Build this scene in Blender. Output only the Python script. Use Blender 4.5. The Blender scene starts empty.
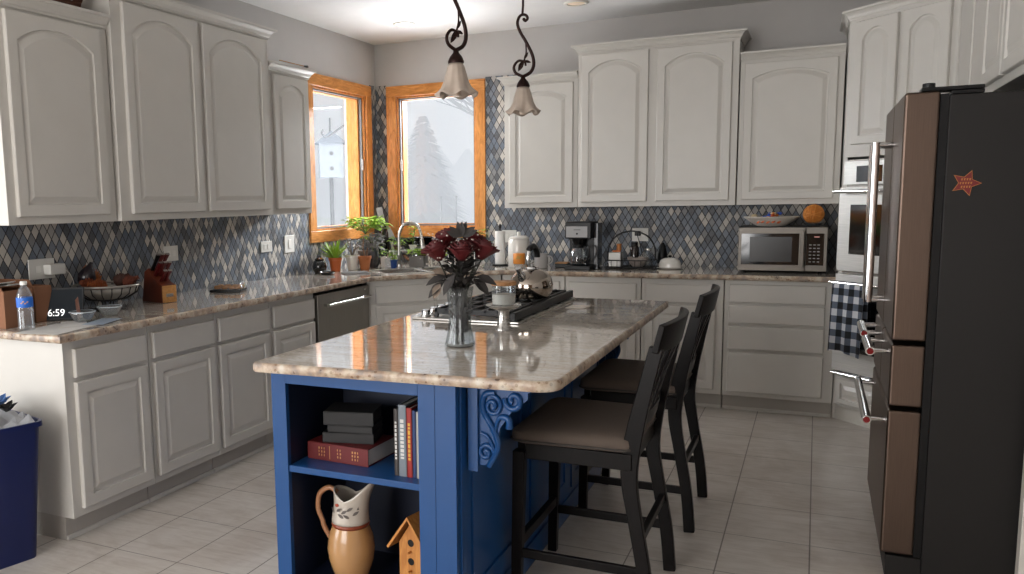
import bpy, bmesh, math, random
from math import pi, sin, cos, radians
from mathutils import Vector, Matrix, Euler
random.seed(7)
S = bpy.context.scene
COL = S.collection

# ------------------------------------------------------------------ camera
cam_d = bpy.data.cameras.new('camera'); cam = bpy.data.objects.new('camera', cam_d); COL.objects.link(cam)
cam.location = (3.4421, -6.5198, 1.4486)
cam.rotation_euler = (1.44448, 0.01912, 0.46037)
cam_d.sensor_width = 36; cam_d.lens = 836.24 / 1024 * 36
cam_d.shift_x = (512 - 399.07) / 1024; cam_d.shift_y = (306.39 - 287) / 1024
cam_d.clip_start = .05; cam_d.clip_end = 300
S.camera = cam
# ------------------------------------------------------------------ world + light
W = bpy.data.worlds.new('overcast_sky'); S.world = W; W.use_nodes = True
wn = W.node_tree.nodes['Background']; wn.inputs[0].default_value = (.93, .96, 1, 1)
_t = W.node_tree.nodes.new('ShaderNodeTexCoord'); _s = W.node_tree.nodes.new('ShaderNodeSeparateXYZ'); W.node_tree.links.new(_t.outputs['Generated'], _s.inputs[0])
_r = W.node_tree.nodes.new('ShaderNodeMapRange'); _r.inputs[1].default_value = 0; _r.inputs[2].default_value = 1; _r.inputs[3].default_value = .98; _r.inputs[4].default_value = 1.5   # overcast sky, brightest overhead
W.node_tree.links.new(_s.outputs[2], _r.inputs[0]); W.node_tree.links.new(_r.outputs[0], wn.inputs[1])
def area(name, loc, rot, sx, sy, power, col=(1, 1, 1)):
    l = bpy.data.lights.new(name, 'AREA'); l.shape = 'RECTANGLE'; l.size = sx; l.size_y = sy; l.energy = power; l.color = col
    o = bpy.data.objects.new(name, l); o.location = loc; o.rotation_euler = rot; COL.objects.link(o); return o
area('daylight_rear_window', (1.1, -9.35, 1.45), (radians(90), 0, 0), 2.8, 2.0, 130, (1, .98, .96))
area('daylight_side_window', (-1.9, -6.9, 1.35), (radians(90), 0, radians(-90)), 2.2, 2.1, 95, (.95, .98, 1))
# added out-of-view lamps boosting daylight through the corner windows: sky above, snow bounce below
def aim(name, loc, tgt, sx, sy, power, col):
    o = area(name, loc, (0, 0, 0), sx, sy, power, col); o.rotation_euler = (Vector(tgt)-Vector(loc)).to_track_quat('-Z', 'Y').to_euler()
aim('added_sky_lamp_back', (1.8, 3.0, 3.4), (0, -1.6, 1.25), 1.6, 1.6, 620, (.92, .96, 1))
aim('added_sky_lamp_left', (-3.0, -1.3, 3.0), (1.8, 0, 1.25), 1.6, 1.6, 340, (.92, .96, 1))
aim('added_snow_lamp_back', (.2, 2.6, -.1), (1.2, -2.5, 2.7), 3.0, 2.4, 600, (.95, .97, 1))
aim('added_snow_lamp_left', (-2.6, -.2, -.1), (2.5, -1.5, 2.7), 3.0, 2.4, 600, (.95, .97, 1))
S.view_settings.view_transform = 'Standard'; S.view_settings.look = 'None'
S.view_settings.gamma = 1; S.view_settings.use_curve_mapping = False; S.view_settings.exposure = 0.17
try:
    S.cycles.use_denoising = True; S.cycles.max_bounces = 10; S.cycles.volume_bounces = 2; S.cycles.transparent_max_bounces = 16
except Exception: pass

# ------------------------------------------------------------------ materials
def s2l(c):
    return tuple((v/12.92 if v <= .04045 else ((v+.055)/1.055)**2.4) for v in [x/255 for x in c]) + (1,)
MATS = {}
def mat(name, rgb, rough=.5, metal=0, bump=0, bscale=60, var=0, vscale=8, coat=0, trans=0, emit=None, es=1, ior=None, spec=None, sss=0):
    if name in MATS: return MATS[name]
    m = bpy.data.materials.new(name); m.use_nodes = True; nt = m.node_tree; b = nt.nodes['Principled BSDF']
    c = s2l(rgb); b.inputs['Base Color'].default_value = c; b.inputs['Roughness'].default_value = rough; b.inputs['Metallic'].default_value = metal
    if coat: b.inputs['Coat Weight'].default_value = coat; b.inputs['Coat Roughness'].default_value = .08
    if trans: b.inputs['Transmission Weight'].default_value = trans
    if ior: b.inputs['IOR'].default_value = ior
    if spec is not None: b.inputs['Specular IOR Level'].default_value = spec
    if emit: b.inputs['Emission Color'].default_value = s2l(emit); b.inputs['Emission Strength'].default_value = es
    tc = nt.nodes.new('ShaderNodeTexCoord')
    n = nt.nodes.new('ShaderNodeTexNoise'); n.inputs['Scale'].default_value = vscale; n.inputs['Detail'].default_value = 4
    nt.links.new(tc.outputs['Object'], n.inputs['Vector'])
    v = var if var else .04
    mx = nt.nodes.new('ShaderNodeMix'); mx.data_type = 'RGBA'
    mx.inputs[6].default_value = tuple(x*(1-v) for x in c[:3]) + (1,); mx.inputs[7].default_value = tuple(min(1, x*(1+v)) for x in c[:3]) + (1,)
    nt.links.new(n.outputs['Fac'], mx.inputs[0]); nt.links.new(mx.outputs[2], b.inputs['Base Color'])
    if bump:
        n2 = nt.nodes.new('ShaderNodeTexNoise'); n2.inputs['Scale'].default_value = bscale; n2.inputs['Detail'].default_value = 3
        nt.links.new(tc.outputs['Object'], n2.inputs['Vector'])
        bp = nt.nodes.new('ShaderNodeBump'); bp.inputs['Strength'].default_value = bump; bp.inputs['Distance'].default_value = .01
        nt.links.new(n2.outputs['Fac'], bp.inputs['Height']); nt.links.new(bp.outputs[0], b.inputs['Normal'])
    MATS[name] = m; return m
class NT:
    def __init__(s, name):
        s.m = bpy.data.materials.new(name); s.m.use_nodes = True; s.nt = s.m.node_tree; s.b = s.nt.nodes['Principled BSDF']; MATS[name] = s.m
        s.tc = s.n('ShaderNodeTexCoord')
    def n(s, t, **k):
        x = s.nt.nodes.new(t)
        for a, v in k.items(): setattr(x, a, v)
        return x
    def l(s, a, b): s.nt.links.new(a, b)
    def math(s, op, a, b=None, c=None):
        x = s.n('ShaderNodeMath', operation=op)
        for i, v in enumerate((a, b, c)):
            if v is None: continue
            if isinstance(v, (int, float)): x.inputs[i].default_value = v
            else: s.l(v, x.inputs[i])
        return x.outputs[0]
    def mix(s, f, a, b, blend='MIX'):
        x = s.n('ShaderNodeMix', data_type='RGBA', blend_type=blend)
        for i, v in ((0, f), (6, a), (7, b)):
            if isinstance(v, (int, float, tuple)): x.inputs[i].default_value = v
            else: s.l(v, x.inputs[i])
        return x.outputs[2]
    def ramp(s, f, stops, interp='LINEAR'):
        x = s.n('ShaderNodeValToRGB'); x.color_ramp.interpolation = interp; e = x.color_ramp.elements
        while len(e) < len(stops): e.new(.5)
        for i, (p, c) in enumerate(stops): e[i].position = p; e[i].color = s2l(c) if len(c) == 3 else c
        s.l(f, x.inputs[0]); return x.outputs[0]
    def noise(s, scale, detail=4, vec=None, dist=0, rough=.5):
        x = s.n('ShaderNodeTexNoise'); x.inputs['Scale'].default_value = scale; x.inputs['Detail'].default_value = detail
        x.inputs['Distortion'].default_value = dist; x.inputs['Roughness'].default_value = rough
        s.l(vec if vec is not None else s.tc.outputs['Object'], x.inputs['Vector']); return x.outputs['Fac']
    def mapped(s, scale, rot=(0, 0, 0)):
        x = s.n('ShaderNodeMapping'); x.inputs['Scale'].default_value = scale; x.inputs['Rotation'].default_value = rot
        s.l(s.tc.outputs['Object'], x.inputs[0]); return x.outputs[0]
    def bump(s, h, st=.3, d=.005):
        x = s.n('ShaderNodeBump'); x.inputs['Strength'].default_value = st; x.inputs['Distance'].default_value = d
        s.l(h, x.inputs['Height']); s.l(x.outputs[0], s.b.inputs['Normal'])
def granite(name, edge):
    g = NT(name)
    v = g.mapped((1.6, 9, 9), (0, 0, radians(8)))
    st = g.noise(3.2, 8, v, .6, .62)
    base = g.ramp(st, [(.28, (136, 112, 94)), (.40, (184, 170, 156)), (.55, (206, 198, 188)), (.72, (220, 214, 206))])
    f2 = g.noise(60, 4, None, 0, .7)
    fine = g.ramp(f2, [(.34, (92, 72, 60)), (.46, (196, 186, 172)), (.7, (215, 208, 198))])
    c = g.mix(.35, base, fine)
    vo = g.n('ShaderNodeTexVoronoi'); vo.inputs['Scale'].default_value = 55 if edge else 40; g.l(g.tc.outputs['Object'], vo.inputs['Vector'])
    ms = g.noise(9, 3)
    thr = .30 if edge else .16
    spot = g.math('MULTIPLY', g.math('LESS_THAN', vo.outputs['Distance'], thr), g.math('GREATER_THAN', ms, .5 if edge else .58))
    c = g.mix(g.math('MULTIPLY', spot, .8), c, s2l((52, 38, 34)))
    if edge:
        r = g.ramp(g.noise(22, 4), [(.36, (84, 56, 38)), (.47, (150, 112, 78)), (.56, (190, 168, 140)), (.66, (206, 196, 180))])
        c = g.mix(.6, c, r)
        g.bump(g.noise(45, 4), .4, .004)
    g.l(c, g.b.inputs['Base Color']); g.b.inputs['Roughness'].default_value = .35 if edge else .05
    g.b.inputs['Coat Weight'].default_value = 0 if edge else .5; g.b.inputs['Coat Roughness'].default_value = .03
    return g.m
GRAN = granite('granite_polished', False); GRED = granite('granite_edge', True)
def diamond_tile(name, ax):
    g = NT(name); sep = g.n('ShaderNodeSeparateXYZ'); g.l(g.tc.outputs['Object'], sep.inputs[0])
    a = sep.outputs[0] if ax == 'x' else sep.outputs[1]; z = sep.outputs[2]
    TW, TH = .048, .083
    u0 = g.math('DIVIDE', a, TW); v0 = g.math('DIVIDE', z, TH)
    u = g.math('ADD', u0, v0); v = g.math('SUBTRACT', u0, v0)
    fu = g.math('FLOOR', u); fv = g.math('FLOOR', v)
    cb = g.n('ShaderNodeCombineXYZ'); g.l(fu, cb.inputs[0]); g.l(fv, cb.inputs[1])
    wn_ = g.n('ShaderNodeTexWhiteNoise', noise_dimensions='3D'); g.l(cb.outputs[0], wn_.inputs['Vector'])
    r = wn_.outputs['Value']
    col = g.ramp(r, [(0, (80, 92, 108)), (.16, (112, 121, 132)), (.32, (66, 74, 86)), (.46, (176, 170, 162)), (.62, (120, 119, 118)), (.76, (204, 196, 184)), (.90, (54, 56, 60))], 'CONSTANT')
    mott = g.noise(70, 4, None, 1, .6)
    col = g.mix(g.math('MULTIPLY', mott, .42), col, s2l((150, 154, 160)))
    du = g.math('ABSOLUTE', g.math('SUBTRACT', g.math('FRACT', u), .5)); dv = g.math('ABSOLUTE', g.math('SUBTRACT', g.math('FRACT', v), .5))
    d = g.math('MAXIMUM', du, dv)
    gr = g.math('GREATER_THAN', d, .45)
    col = g.mix(gr, col, s2l((46, 44, 43)))
    g.l(col, g.b.inputs['Base Color'])
    g.l(g.math('ADD', g.math('MULTIPLY', gr, .4), .42), g.b.inputs['Roughness'])
    hgt = g.math('MINIMUM', g.math('SUBTRACT', .5, d), .09)
    nz = g.n('ShaderNodeTexWhiteNoise', noise_dimensions='3D'); 
    g.bump(g.math('ADD', g.math('MULTIPLY', hgt, 8), g.math('MULTIPLY', g.noise(26, 2), .5)), .35, .006)
    return g.m
TILEX = diamond_tile('diamond_mosaic_back', 'x'); TILEY = diamond_tile('diamond_mosaic_left', 'y')
def floor_mat():
    g = NT('floor_tile'); sep = g.n('ShaderNodeSeparateXYZ'); g.l(g.tc.outputs['Object'], sep.inputs[0])
    u = g.math('DIVIDE', g.math('SUBTRACT', sep.outputs[0], 3.14 - .33*20), .33); v = g.math('DIVIDE', g.math('ADD', sep.outputs[1], 2.02 + .4*20), .4)
    fu = g.math('FLOOR', u); fv = g.math('FLOOR', v)
    cb = g.n('ShaderNodeCombineXYZ'); g.l(fu, cb.inputs[0]); g.l(fv, cb.inputs[1])
    wn_ = g.n('ShaderNodeTexWhiteNoise', noise_dimensions='3D'); g.l(cb.outputs[0], wn_.inputs['Vector'])
    gx = g.math('GREATER_THAN', g.math('ABSOLUTE', g.math('SUBTRACT', g.math('FRACT', u), .5)), .4915)
    gy = g.math('GREATER_THAN', g.math('ABSOLUTE', g.math('SUBTRACT', g.math('FRACT', v), .5)), .4945)
    gr = g.math('MAXIMUM', gx, gy)
    st = g.noise(5, 8, g.mapped((1.2, 7, 1), (0, 0, radians(4))), .8, .62)
    cl = g.noise(2.6, 6, None, 1.2, .6)
    c = g.ramp(st, [(.3, (172, 160, 148)), (.5, (200, 192, 183)), (.7, (216, 210, 203))])
    c2 = g.ramp(cl, [(.35, (180, 170, 160)), (.6, (214, 209, 203))])
    c = g.mix(.5, c, c2)
    c = g.mix(g.math('MULTIPLY', wn_.outputs['Value'], .14), c, s2l((170, 160, 150)))
    c = g.mix(g.math('MULTIPLY', gr, .85), c, s2l((104, 96, 88)))
    g.l(c, g.b.inputs['Base Color']); g.b.inputs['Roughness'].default_value = .38
    g.bump(g.math('MULTIPLY', gr, -1), .3, .002)
    return g.m
FLOORM = floor_mat()
def wood(name, a, b, scale=(1, 1, 14), rough=.4, k=6):
    g = NT(name); f = g.noise(k, 6, g.mapped(scale), 1.2, .6)
    g.l(g.ramp(f, [(.35, a), (.65, b)]), g.b.inputs['Base Color']); g.b.inputs['Roughness'].default_value = rough
    g.bump(f, .12, .003); return g.m
OAK = wood('oak_casing', (186, 116, 50), (226, 156, 84), (6, 6, 1.2), .35)
OAKH = wood('oak_casing_rail', (186, 116, 50), (226, 156, 84), (1.2, 1.2, 8), .35)
DARKW = wood('espresso_wood', (7, 5, 5), (18, 13, 12), (5, 5, 1.5), .36)
DARKW.node_tree.nodes['Principled BSDF'].inputs['Specular IOR Level'].default_value = .16
def brushed(name, rgb, rough=.3, axis=(1, 1, 60)):
    g = NT(name); f = g.noise(8, 3, g.mapped(axis)); g.b.inputs['Metallic'].default_value = 1
    g.l(g.ramp(f, [(.3, tuple(int(x*.92) for x in rgb)), (.7, rgb)]), g.b.inputs['Base Color'])
    g.l(g.math('ADD', g.math('MULTIPLY', f, .12), rough), g.b.inputs['Roughness']); return g.m
STEEL = brushed('brushed_steel', (196, 194, 190), .22)
STEELV = brushed('brushed_steel_brown_reflection', (108, 92, 82), .3, (60, 60, 1))  # brown reflection of the room put into the steel colour
STEELD = brushed('dishwasher_steel', (150, 146, 140), .32, (60, 60, 1))
CHROME = mat('chrome', (215, 215, 215), .08, 1)
CAB = mat('painted_cabinet', (203, 199, 192), .38, bump=.02)
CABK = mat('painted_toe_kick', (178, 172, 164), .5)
WALLM = mat('grey_wall_paint', (188, 185, 182), .85, bump=.04, bscale=180)
CEIL = mat('ceiling_paint', (222, 220, 218), .9, bump=.05, bscale=120)
TRIMW = mat('white_trim', (214, 209, 200), .45)
OVENS = brushed('oven_steel', (226, 224, 220), .34); OVENS.node_tree.nodes['Principled BSDF'].inputs['Metallic'].default_value = .6
MWS = brushed('microwave_steel', (124, 119, 112), .38)
BLUE = mat('blue_paint', (18, 68, 122), .34, var=.06, bump=.02)
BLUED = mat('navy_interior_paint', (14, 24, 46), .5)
BLACK = mat('black_plastic', (13, 13, 14), .35, spec=.3); BLACKG = mat('black_gloss', (10, 10, 11), .06, coat=.6)
CASTI = mat('cast_iron', (24, 24, 26), .5, bump=.1, bscale=200)
FRIDGEB = mat('fridge_side_black', (34, 32, 31), .5, bump=.05, bscale=400, spec=.25)
RED = mat('red_enamel', (120, 14, 18), .2)
WHITEP = mat('white_plastic', (222, 220, 214), .4); WHITEC = mat('white_ceramic', (222, 219, 212), .16, coat=.5)
GREYP = mat('grey_plastic', (120, 121, 122), .5); GREYPOT = mat('grey_planter', (112, 108, 104), .7, bump=.1)
TERRA = mat('terracotta', (168, 100, 56), .7, var=.12); ORANGEP = mat('orange_pot', (186, 92, 40), .4)
SOIL = mat('soil', (46, 34, 26), .95, bump=.6)
GREEN = mat('leaf_green', (136, 170, 52), .5, var=.2, vscale=30); GREEN2 = mat('leaf_dark_green', (52, 84, 34), .5, var=.2)
GREYLEAF = mat('dried_leaf', (52, 48, 46), .7, var=.2); TANLEAF = mat('tan_leaf', (128, 112, 98), .7)
ROSE = mat('dark_red_petal', (80, 8, 13), .6, var=.25, vscale=40); BREATH = mat('babys_breath', (190, 180, 170), .8)
BRONZE = mat('bronze', (44, 26, 22), .38, .7, var=.3, vscale=20)
FABRIC = mat('seat_fabric', (98, 86, 77), .9, bump=.25, bscale=600, var=.08, vscale=50)
CARD = mat('cardboard', (134, 92, 66), .85, var=.06); PAPER = mat('paper', (206, 204, 200), .8)
KBW = mat('knife_block_wood', (96, 42, 24), .4, var=.2); KBE = wood('knife_block_end', (178, 124, 66), (206, 152, 90), (8, 8, 8), .5)
WICK = mat('wicker_orange', (188, 112, 38), .7, bump=1.0, bscale=45, var=.4, vscale=50)
CONE = mat('pine_cone', (112, 52, 26), .8, bump=1, bscale=60, var=.5, vscale=45)
BINB = mat('bin_blue', (8, 24, 78), .45)
BAG = mat('plastic_bag_white', (176, 178, 182), .35, var=.2)
WAX = mat('candle_wax', (224, 218, 208), .6); CORKW = wood('light_wood_lid', (168, 118, 72), (196, 148, 100), (6, 6, 6), .55)
SNOW = mat('snow', (236, 240, 246), .9); 
def glass(name, tint=(255, 255, 255), refl=.10, rough=0, body=0.0, bodycol=(200, 205, 210)):
    m = bpy.data.materials.new(name); m.use_nodes = True; nt = m.node_tree; nt.nodes.clear()
    o = nt.nodes.new('ShaderNodeOutputMaterial'); t = nt.nodes.new('ShaderNodeBsdfTransparent'); t.inputs[0].default_value = s2l(tint)
    gl = nt.nodes.new('ShaderNodeBsdfGlossy'); gl.inputs['Roughness'].default_value = rough; gl.inputs[0].default_value = (.95, .95, .95, 1)
    lw = nt.nodes.new('ShaderNodeLayerWeight'); lw.inputs[0].default_value = .5
    mp = nt.nodes.new('ShaderNodeMapRange'); mp.inputs[3].default_value = refl*.45; mp.inputs[4].default_value = min(.9, refl*6)
    nt.links.new(lw.outputs['Facing'], mp.inputs[0])
    mx = nt.nodes.new('ShaderNodeMixShader'); nt.links.new(mp.outputs[0], mx.inputs[0]); nt.links.new(t.outputs[0], mx.inputs[1]); nt.links.new(gl.outputs[0], mx.inputs[2])
    last = mx.outputs[0]
    if body:
        d = nt.nodes.new('ShaderNodeBsdfDiffuse'); d.inputs[0].default_value = s2l(bodycol)
        m2 = nt.nodes.new('ShaderNodeMixShader'); m2.inputs[0].default_value = body; nt.links.new(last, m2.inputs[1]); nt.links.new(d.outputs[0], m2.inputs[2]); last = m2.outputs[0]
    nt.links.new(last, o.inputs[0]); MATS[name] = m; return m
PANE = glass('window_glass', refl=.015); JAR = glass('clear_glass', (236, 240, 242), .09, .02, .05); CLEARP = glass('clear_plastic', (235, 238, 240), .06, .1, .10)
CRYST = glass('cut_crystal', (238, 240, 240), .035, .03, .03)
def frosted(name, col):
    m = mat(name, col, .45); b = m.node_tree.nodes['Principled BSDF']; b.inputs['Transmission Weight'].default_value = .25; b.inputs['Subsurface Weight'].default_value = .2
    return m
ALAB = mat('alabaster_glass', (184, 168, 154), .35, var=.25, vscale=14)

# ------------------------------------------------------------------ mesh building
class MB:
    def __init__(s): s.bm = bmesh.new()
    def face(s, vs):
        try: return s.bm.faces.new(vs)
        except ValueError: return None
    def box(s, x0, x1, y0, y1, z0, z1):
        v = [s.bm.verts.new(p) for p in ((x0,y0,z0),(x1,y0,z0),(x1,y1,z0),(x0,y1,z0),(x0,y0,z1),(x1,y0,z1),(x1,y1,z1),(x0,y1,z1))]
        for f in ((0,3,2,1),(4,5,6,7),(0,1,5,4),(1,2,6,5),(2,3,7,6),(3,0,4,7)): s.face([v[i] for i in f])
        return s
    def prism(s, pts, z0, z1, fn=None):
        fn = fn or (lambda x, y, z: (x, y, z)); n = len(pts)
        a = [s.bm.verts.new(fn(x, y, z0)) for x, y in pts]; b = [s.bm.verts.new(fn(x, y, z1)) for x, y in pts]
        s.face(list(reversed(a))); s.face(b)
        for i in range(n): s.face([a[i], a[(i+1) % n], b[(i+1) % n], b[i]])
        return s
    def rings(s, rs, cap0=True, cap1=True, closed=True):
        R = [[s.bm.verts.new(p) for p in r] for r in rs]; n = len(R[0])
        for a, b in zip(R, R[1:]):
            for i in range(n if closed else n-1): s.face([a[i], a[(i+1) % n], b[(i+1) % n], b[i]])
        if cap0: s.face(list(reversed(R[0])))
        if cap1: s.face(R[-1])
        return s
    def lathe(s, prof, c=(0, 0, 0), seg=24, cap0=True, cap1=True, wave=None, sx=1, sy=1):
        rs = []
        for r, z in prof:
            rs.append([(c[0]+sx*(r*(1+(wave(r, z, 2*pi*i/seg) if wave else 0)))*cos(2*pi*i/seg), c[1]+sy*(r*(1+(wave(r, z, 2*pi*i/seg) if wave else 0)))*sin(2*pi*i/seg), c[2]+z) for i in range(seg)])
        return s.rings(rs, cap0, cap1)
    def tube(s, pts, r, seg=8, cap=True):
        pts = [Vector(p) for p in pts]; n = len(pts); rr = r if isinstance(r, (list, tuple)) else [r]*n
        ref = None; rs = []
        for i, p in enumerate(pts):
            t = (pts[min(i+1, n-1)] - pts[max(i-1, 0)]).normalized()
            if ref is None: ref = t.orthogonal().normalized()
            ref = (ref - t*ref.dot(t)).normalized(); b = t.cross(ref)
            rs.append([p + (ref*cos(2*pi*k/seg) + b*sin(2*pi*k/seg))*rr[i] for k in range(seg)])
        return s.rings(rs, cap, cap)
    def bar(s, pts, w, d, up=(0, 0, 1)):     # rectangular section sweep; w across, d along 'up'-ish
        pts = [Vector(p) for p in pts]; n = len(pts); up = Vector(up); rs = []
        ww = w if isinstance(w, (list, tuple)) else [w]*n; dd = d if isinstance(d, (list, tuple)) else [d]*n
        for i, p in enumerate(pts):
            t = (pts[min(i+1, n-1)] - pts[max(i-1, 0)]).normalized(); a = t.cross(up).normalized(); b = a.cross(t).normalized()
            rs.append([p + a*ww[i]/2*sa + b*dd[i]/2*sb for sa, sb in ((-1,-1),(1,-1),(1,1),(-1,1))])
        return s.rings(rs)
    def sphere(s, c, r, seg=12, sc=(1, 1, 1), M=None):
        rs = []; n = max(4, seg//2)
        for j in range(1, n):
            a = pi*j/n
            rs.append([(c[0]+r*sc[0]*sin(a)*cos(2*pi*i/seg), c[1]+r*sc[1]*sin(a)*sin(2*pi*i/seg), c[2]-r*sc[2]*cos(a)) for i in range(seg)])
        return s.rings(rs)
    def leaf(s, base, d, ln, w, n=(0, 0, 1), droop=.2, fold=.15):
        base = Vector(base); d = Vector(d).normalized(); n = Vector(n); a = d.cross(n)
        if a.length < 1e-3: a = d.orthogonal()
        a.normalize(); n = a.cross(d)
        L = []
        for t, k in ((0, .08), (.25, .8), (.5, 1), (.78, .62), (1, .03)):
            c = base + d*ln*t - Vector((0, 0, 1))*droop*ln*t*t; hw = a*w/2*k
            L.append((s.bm.verts.new(c-hw+n*fold*w*k), s.bm.verts.new(c), s.bm.verts.new(c+hw+n*fold*w*k)))
        for p, q in zip(L, L[1:]):
            s.face([p[0], p[1], q[1], q[0]]); s.face([p[1], p[2], q[2], q[1]])
        return s
    def xf(s, M, start=0):
        s.bm.verts.ensure_lookup_table()
        for v in list(s.bm.verts)[start:]: v.co = M @ v.co
        return s
    def build(s, name, m, parent=None, bevel=0, smooth=False, seg=2, mats=None, thick=0):
        bmesh.ops.recalc_face_normals(s.bm, faces=s.bm.faces)
        me = bpy.data.meshes.new(name); s.bm.to_mesh(me); s.bm.free()
        me.materials.append(m)
        o = bpy.data.objects.new(name, me); COL.objects.link(o)
        if smooth or bevel:
            for p in me.polygons: p.use_smooth = True
            me.set_sharp_from_angle(angle=radians(50 if smooth else 30))
        if thick:
            t = o.modifiers.new('thick', 'SOLIDIFY'); t.thickness = thick
        if bevel:
            b = o.modifiers.new('bevel', 'BEVEL'); b.width = bevel; b.segments = seg; b.limit_method = 'ANGLE'; b.angle_limit = radians(40); b.harden_normals = True
        if parent: o.parent = parent
        return o
def thing(name, label, cat, loc=(0, 0, 0), rz=0, group=None, rot=None):
    o = bpy.data.objects.new(name, None); COL.objects.link(o); o.empty_display_size = .05
    o.location = loc; o.rotation_euler = rot if rot else (0, 0, rz); tag(o, label, cat, group); return o
def tag(o, label, cat, group=None, kind=None):
    o['label'] = label; o['category'] = cat
    if group: o['group'] = group
    if kind: o['kind'] = kind
    return o
def struct(o, label=None, cat=None):
    o['kind'] = 'structure'
    if label: o['label'] = label
    if cat: o['category'] = cat
    return o
def text(body, size, m, parent, loc, rot, name='lettering', depth=.0006, align='CENTER', sx=1):
    cu = bpy.data.curves.new(name, 'FONT'); cu.body = body; cu.size = size; cu.extrude = depth; cu.align_x = align; cu.align_y = 'CENTER'
    t = bpy.data.objects.new(name, cu); COL.objects.link(t)
    dg = bpy.context.evaluated_depsgraph_get(); me = bpy.data.meshes.new_from_object(t.evaluated_get(dg))
    bpy.data.objects.remove(t); me.materials.clear(); me.materials.append(m)
    o = bpy.data.objects.new(name, me); COL.objects.link(o); o.parent = parent; o.location = loc; o.rotation_euler = rot; o.scale = (sx, 1, 1); return o
def copy_tree(o, parent=None):
    c = o.copy(); COL.objects.link(c); c.parent = parent
    for ch in list(o.children): copy_tree(ch, c)
    return c
def catmull(pts, n=8):
    P = [Vector(p) for p in pts]; out = []
    for i in range(len(P)-1):
        p0 = P[max(i-1, 0)]; p1 = P[i]; p2 = P[i+1]; p3 = P[min(i+2, len(P)-1)]
        for k in range(n):
            t = k/n; out.append(.5*((2*p1)+(p2-p0)*t+(2*p0-5*p1+4*p2-p3)*t*t+(3*p1-p0-3*p2+p3)*t**3))
    out.append(P[-1]); return out

# ------------------------------------------------------------------ room shell
H = 2.766; XR = 4.7; YR = -9.6; XL = -2.0
struct(MB().box(XL-.2, XR+.2, YR-.2, .2, -.1, 0).build('floor', FLOORM), 'pale beige stone tile floor with thin grout lines', 'floor')
struct(MB().box(XL-.2, XR+.2, YR-.2, .2, H, H+.12).build('ceiling', CEIL), 'smooth white ceiling', 'ceiling')
# window openings
W1 = (-1.04, -.20, 1.225, 2.32)   # y0,y1,z0,z1 in the left wall
W2 = (.20, .92, 1.215, 2.32)      # x0,x1,z0,z1 in the back wall
def hole(m, horiz, a0, a1, z0, z1, h, t0, t1, ax):
    def bx(p0, p1, q0, q1):
        if ax == 'x': m.box(p0, p1, t0, t1, q0, q1)
        else: m.box(t0, t1, p0, p1, q0, q1)
    bx(a0, h[0], z0, z1); bx(h[1], a1, z0, z1); bx(h[0], h[1], z0, h[2]); bx(h[0], h[1], h[3], z1)
m = MB(); hole(m, 0, -4.1, .2, 0, H, W1, -.2, 0, 'y'); struct(m.build('wall_left', WALLM), 'grey painted wall over the left cabinets and window', 'wall')
m = MB(); hole(m, 0, 0, XR+.2, 0, H, W2, 0, .2, 'x'); struct(m.build('wall_back', WALLM), 'grey painted wall above the back cabinets', 'wall')
struct(MB().box(XR, XR+.2, YR-.2, 0, 0, H).build('wall_right', WALLM))
m = MB(); m.box(XL-.2, -.2, -4.1, -3.95, 0, H); struct(m.build('wall_alcove', WALLM))
m = MB(); hole(m, 0, YR, -4.1, 0, H, (-8.1, -5.7, .2, 2.5), XL-.2, XL, 'y'); struct(m.build('wall_side', WALLM))
m = MB(); hole(m, 0, XL, XR, 0, H, (-.5, 2.7, .3, 2.6), YR-.2, YR, 'x'); struct(m.build('wall_rear', mat('tan_wall_paint', (150, 122, 100), .85)))
# backsplash mosaic
m = MB(); t = .008
for a0, a1, z0, z1 in ((-4.075, -1.13, .92, 1.372), (-1.13, -.11, .92, 1.138), (-.11, -.008, .92, 2.42), (-1.62, -1.13, 1.372, 2.42)): m.box(0, t, a0, a1, z0, z1)
o = struct(m.build('trim_1', TILEY), 'blue grey diamond mosaic backsplash on the left wall', 'backsplash')
m = MB()
for a0, a1, z0, z1 in ((1.01, 3.575, .92, 1.372), (.11, 1.01, .92, 1.128), (0, .11, .92, 2.42), (1.01, 1.28, 1.372, 2.42)): m.box(a0, a1, -t, 0, z0, z1)
struct(m.build('trim_2', TILEX), 'blue grey diamond mosaic backsplash on the back wall', 'backsplash')

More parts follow.
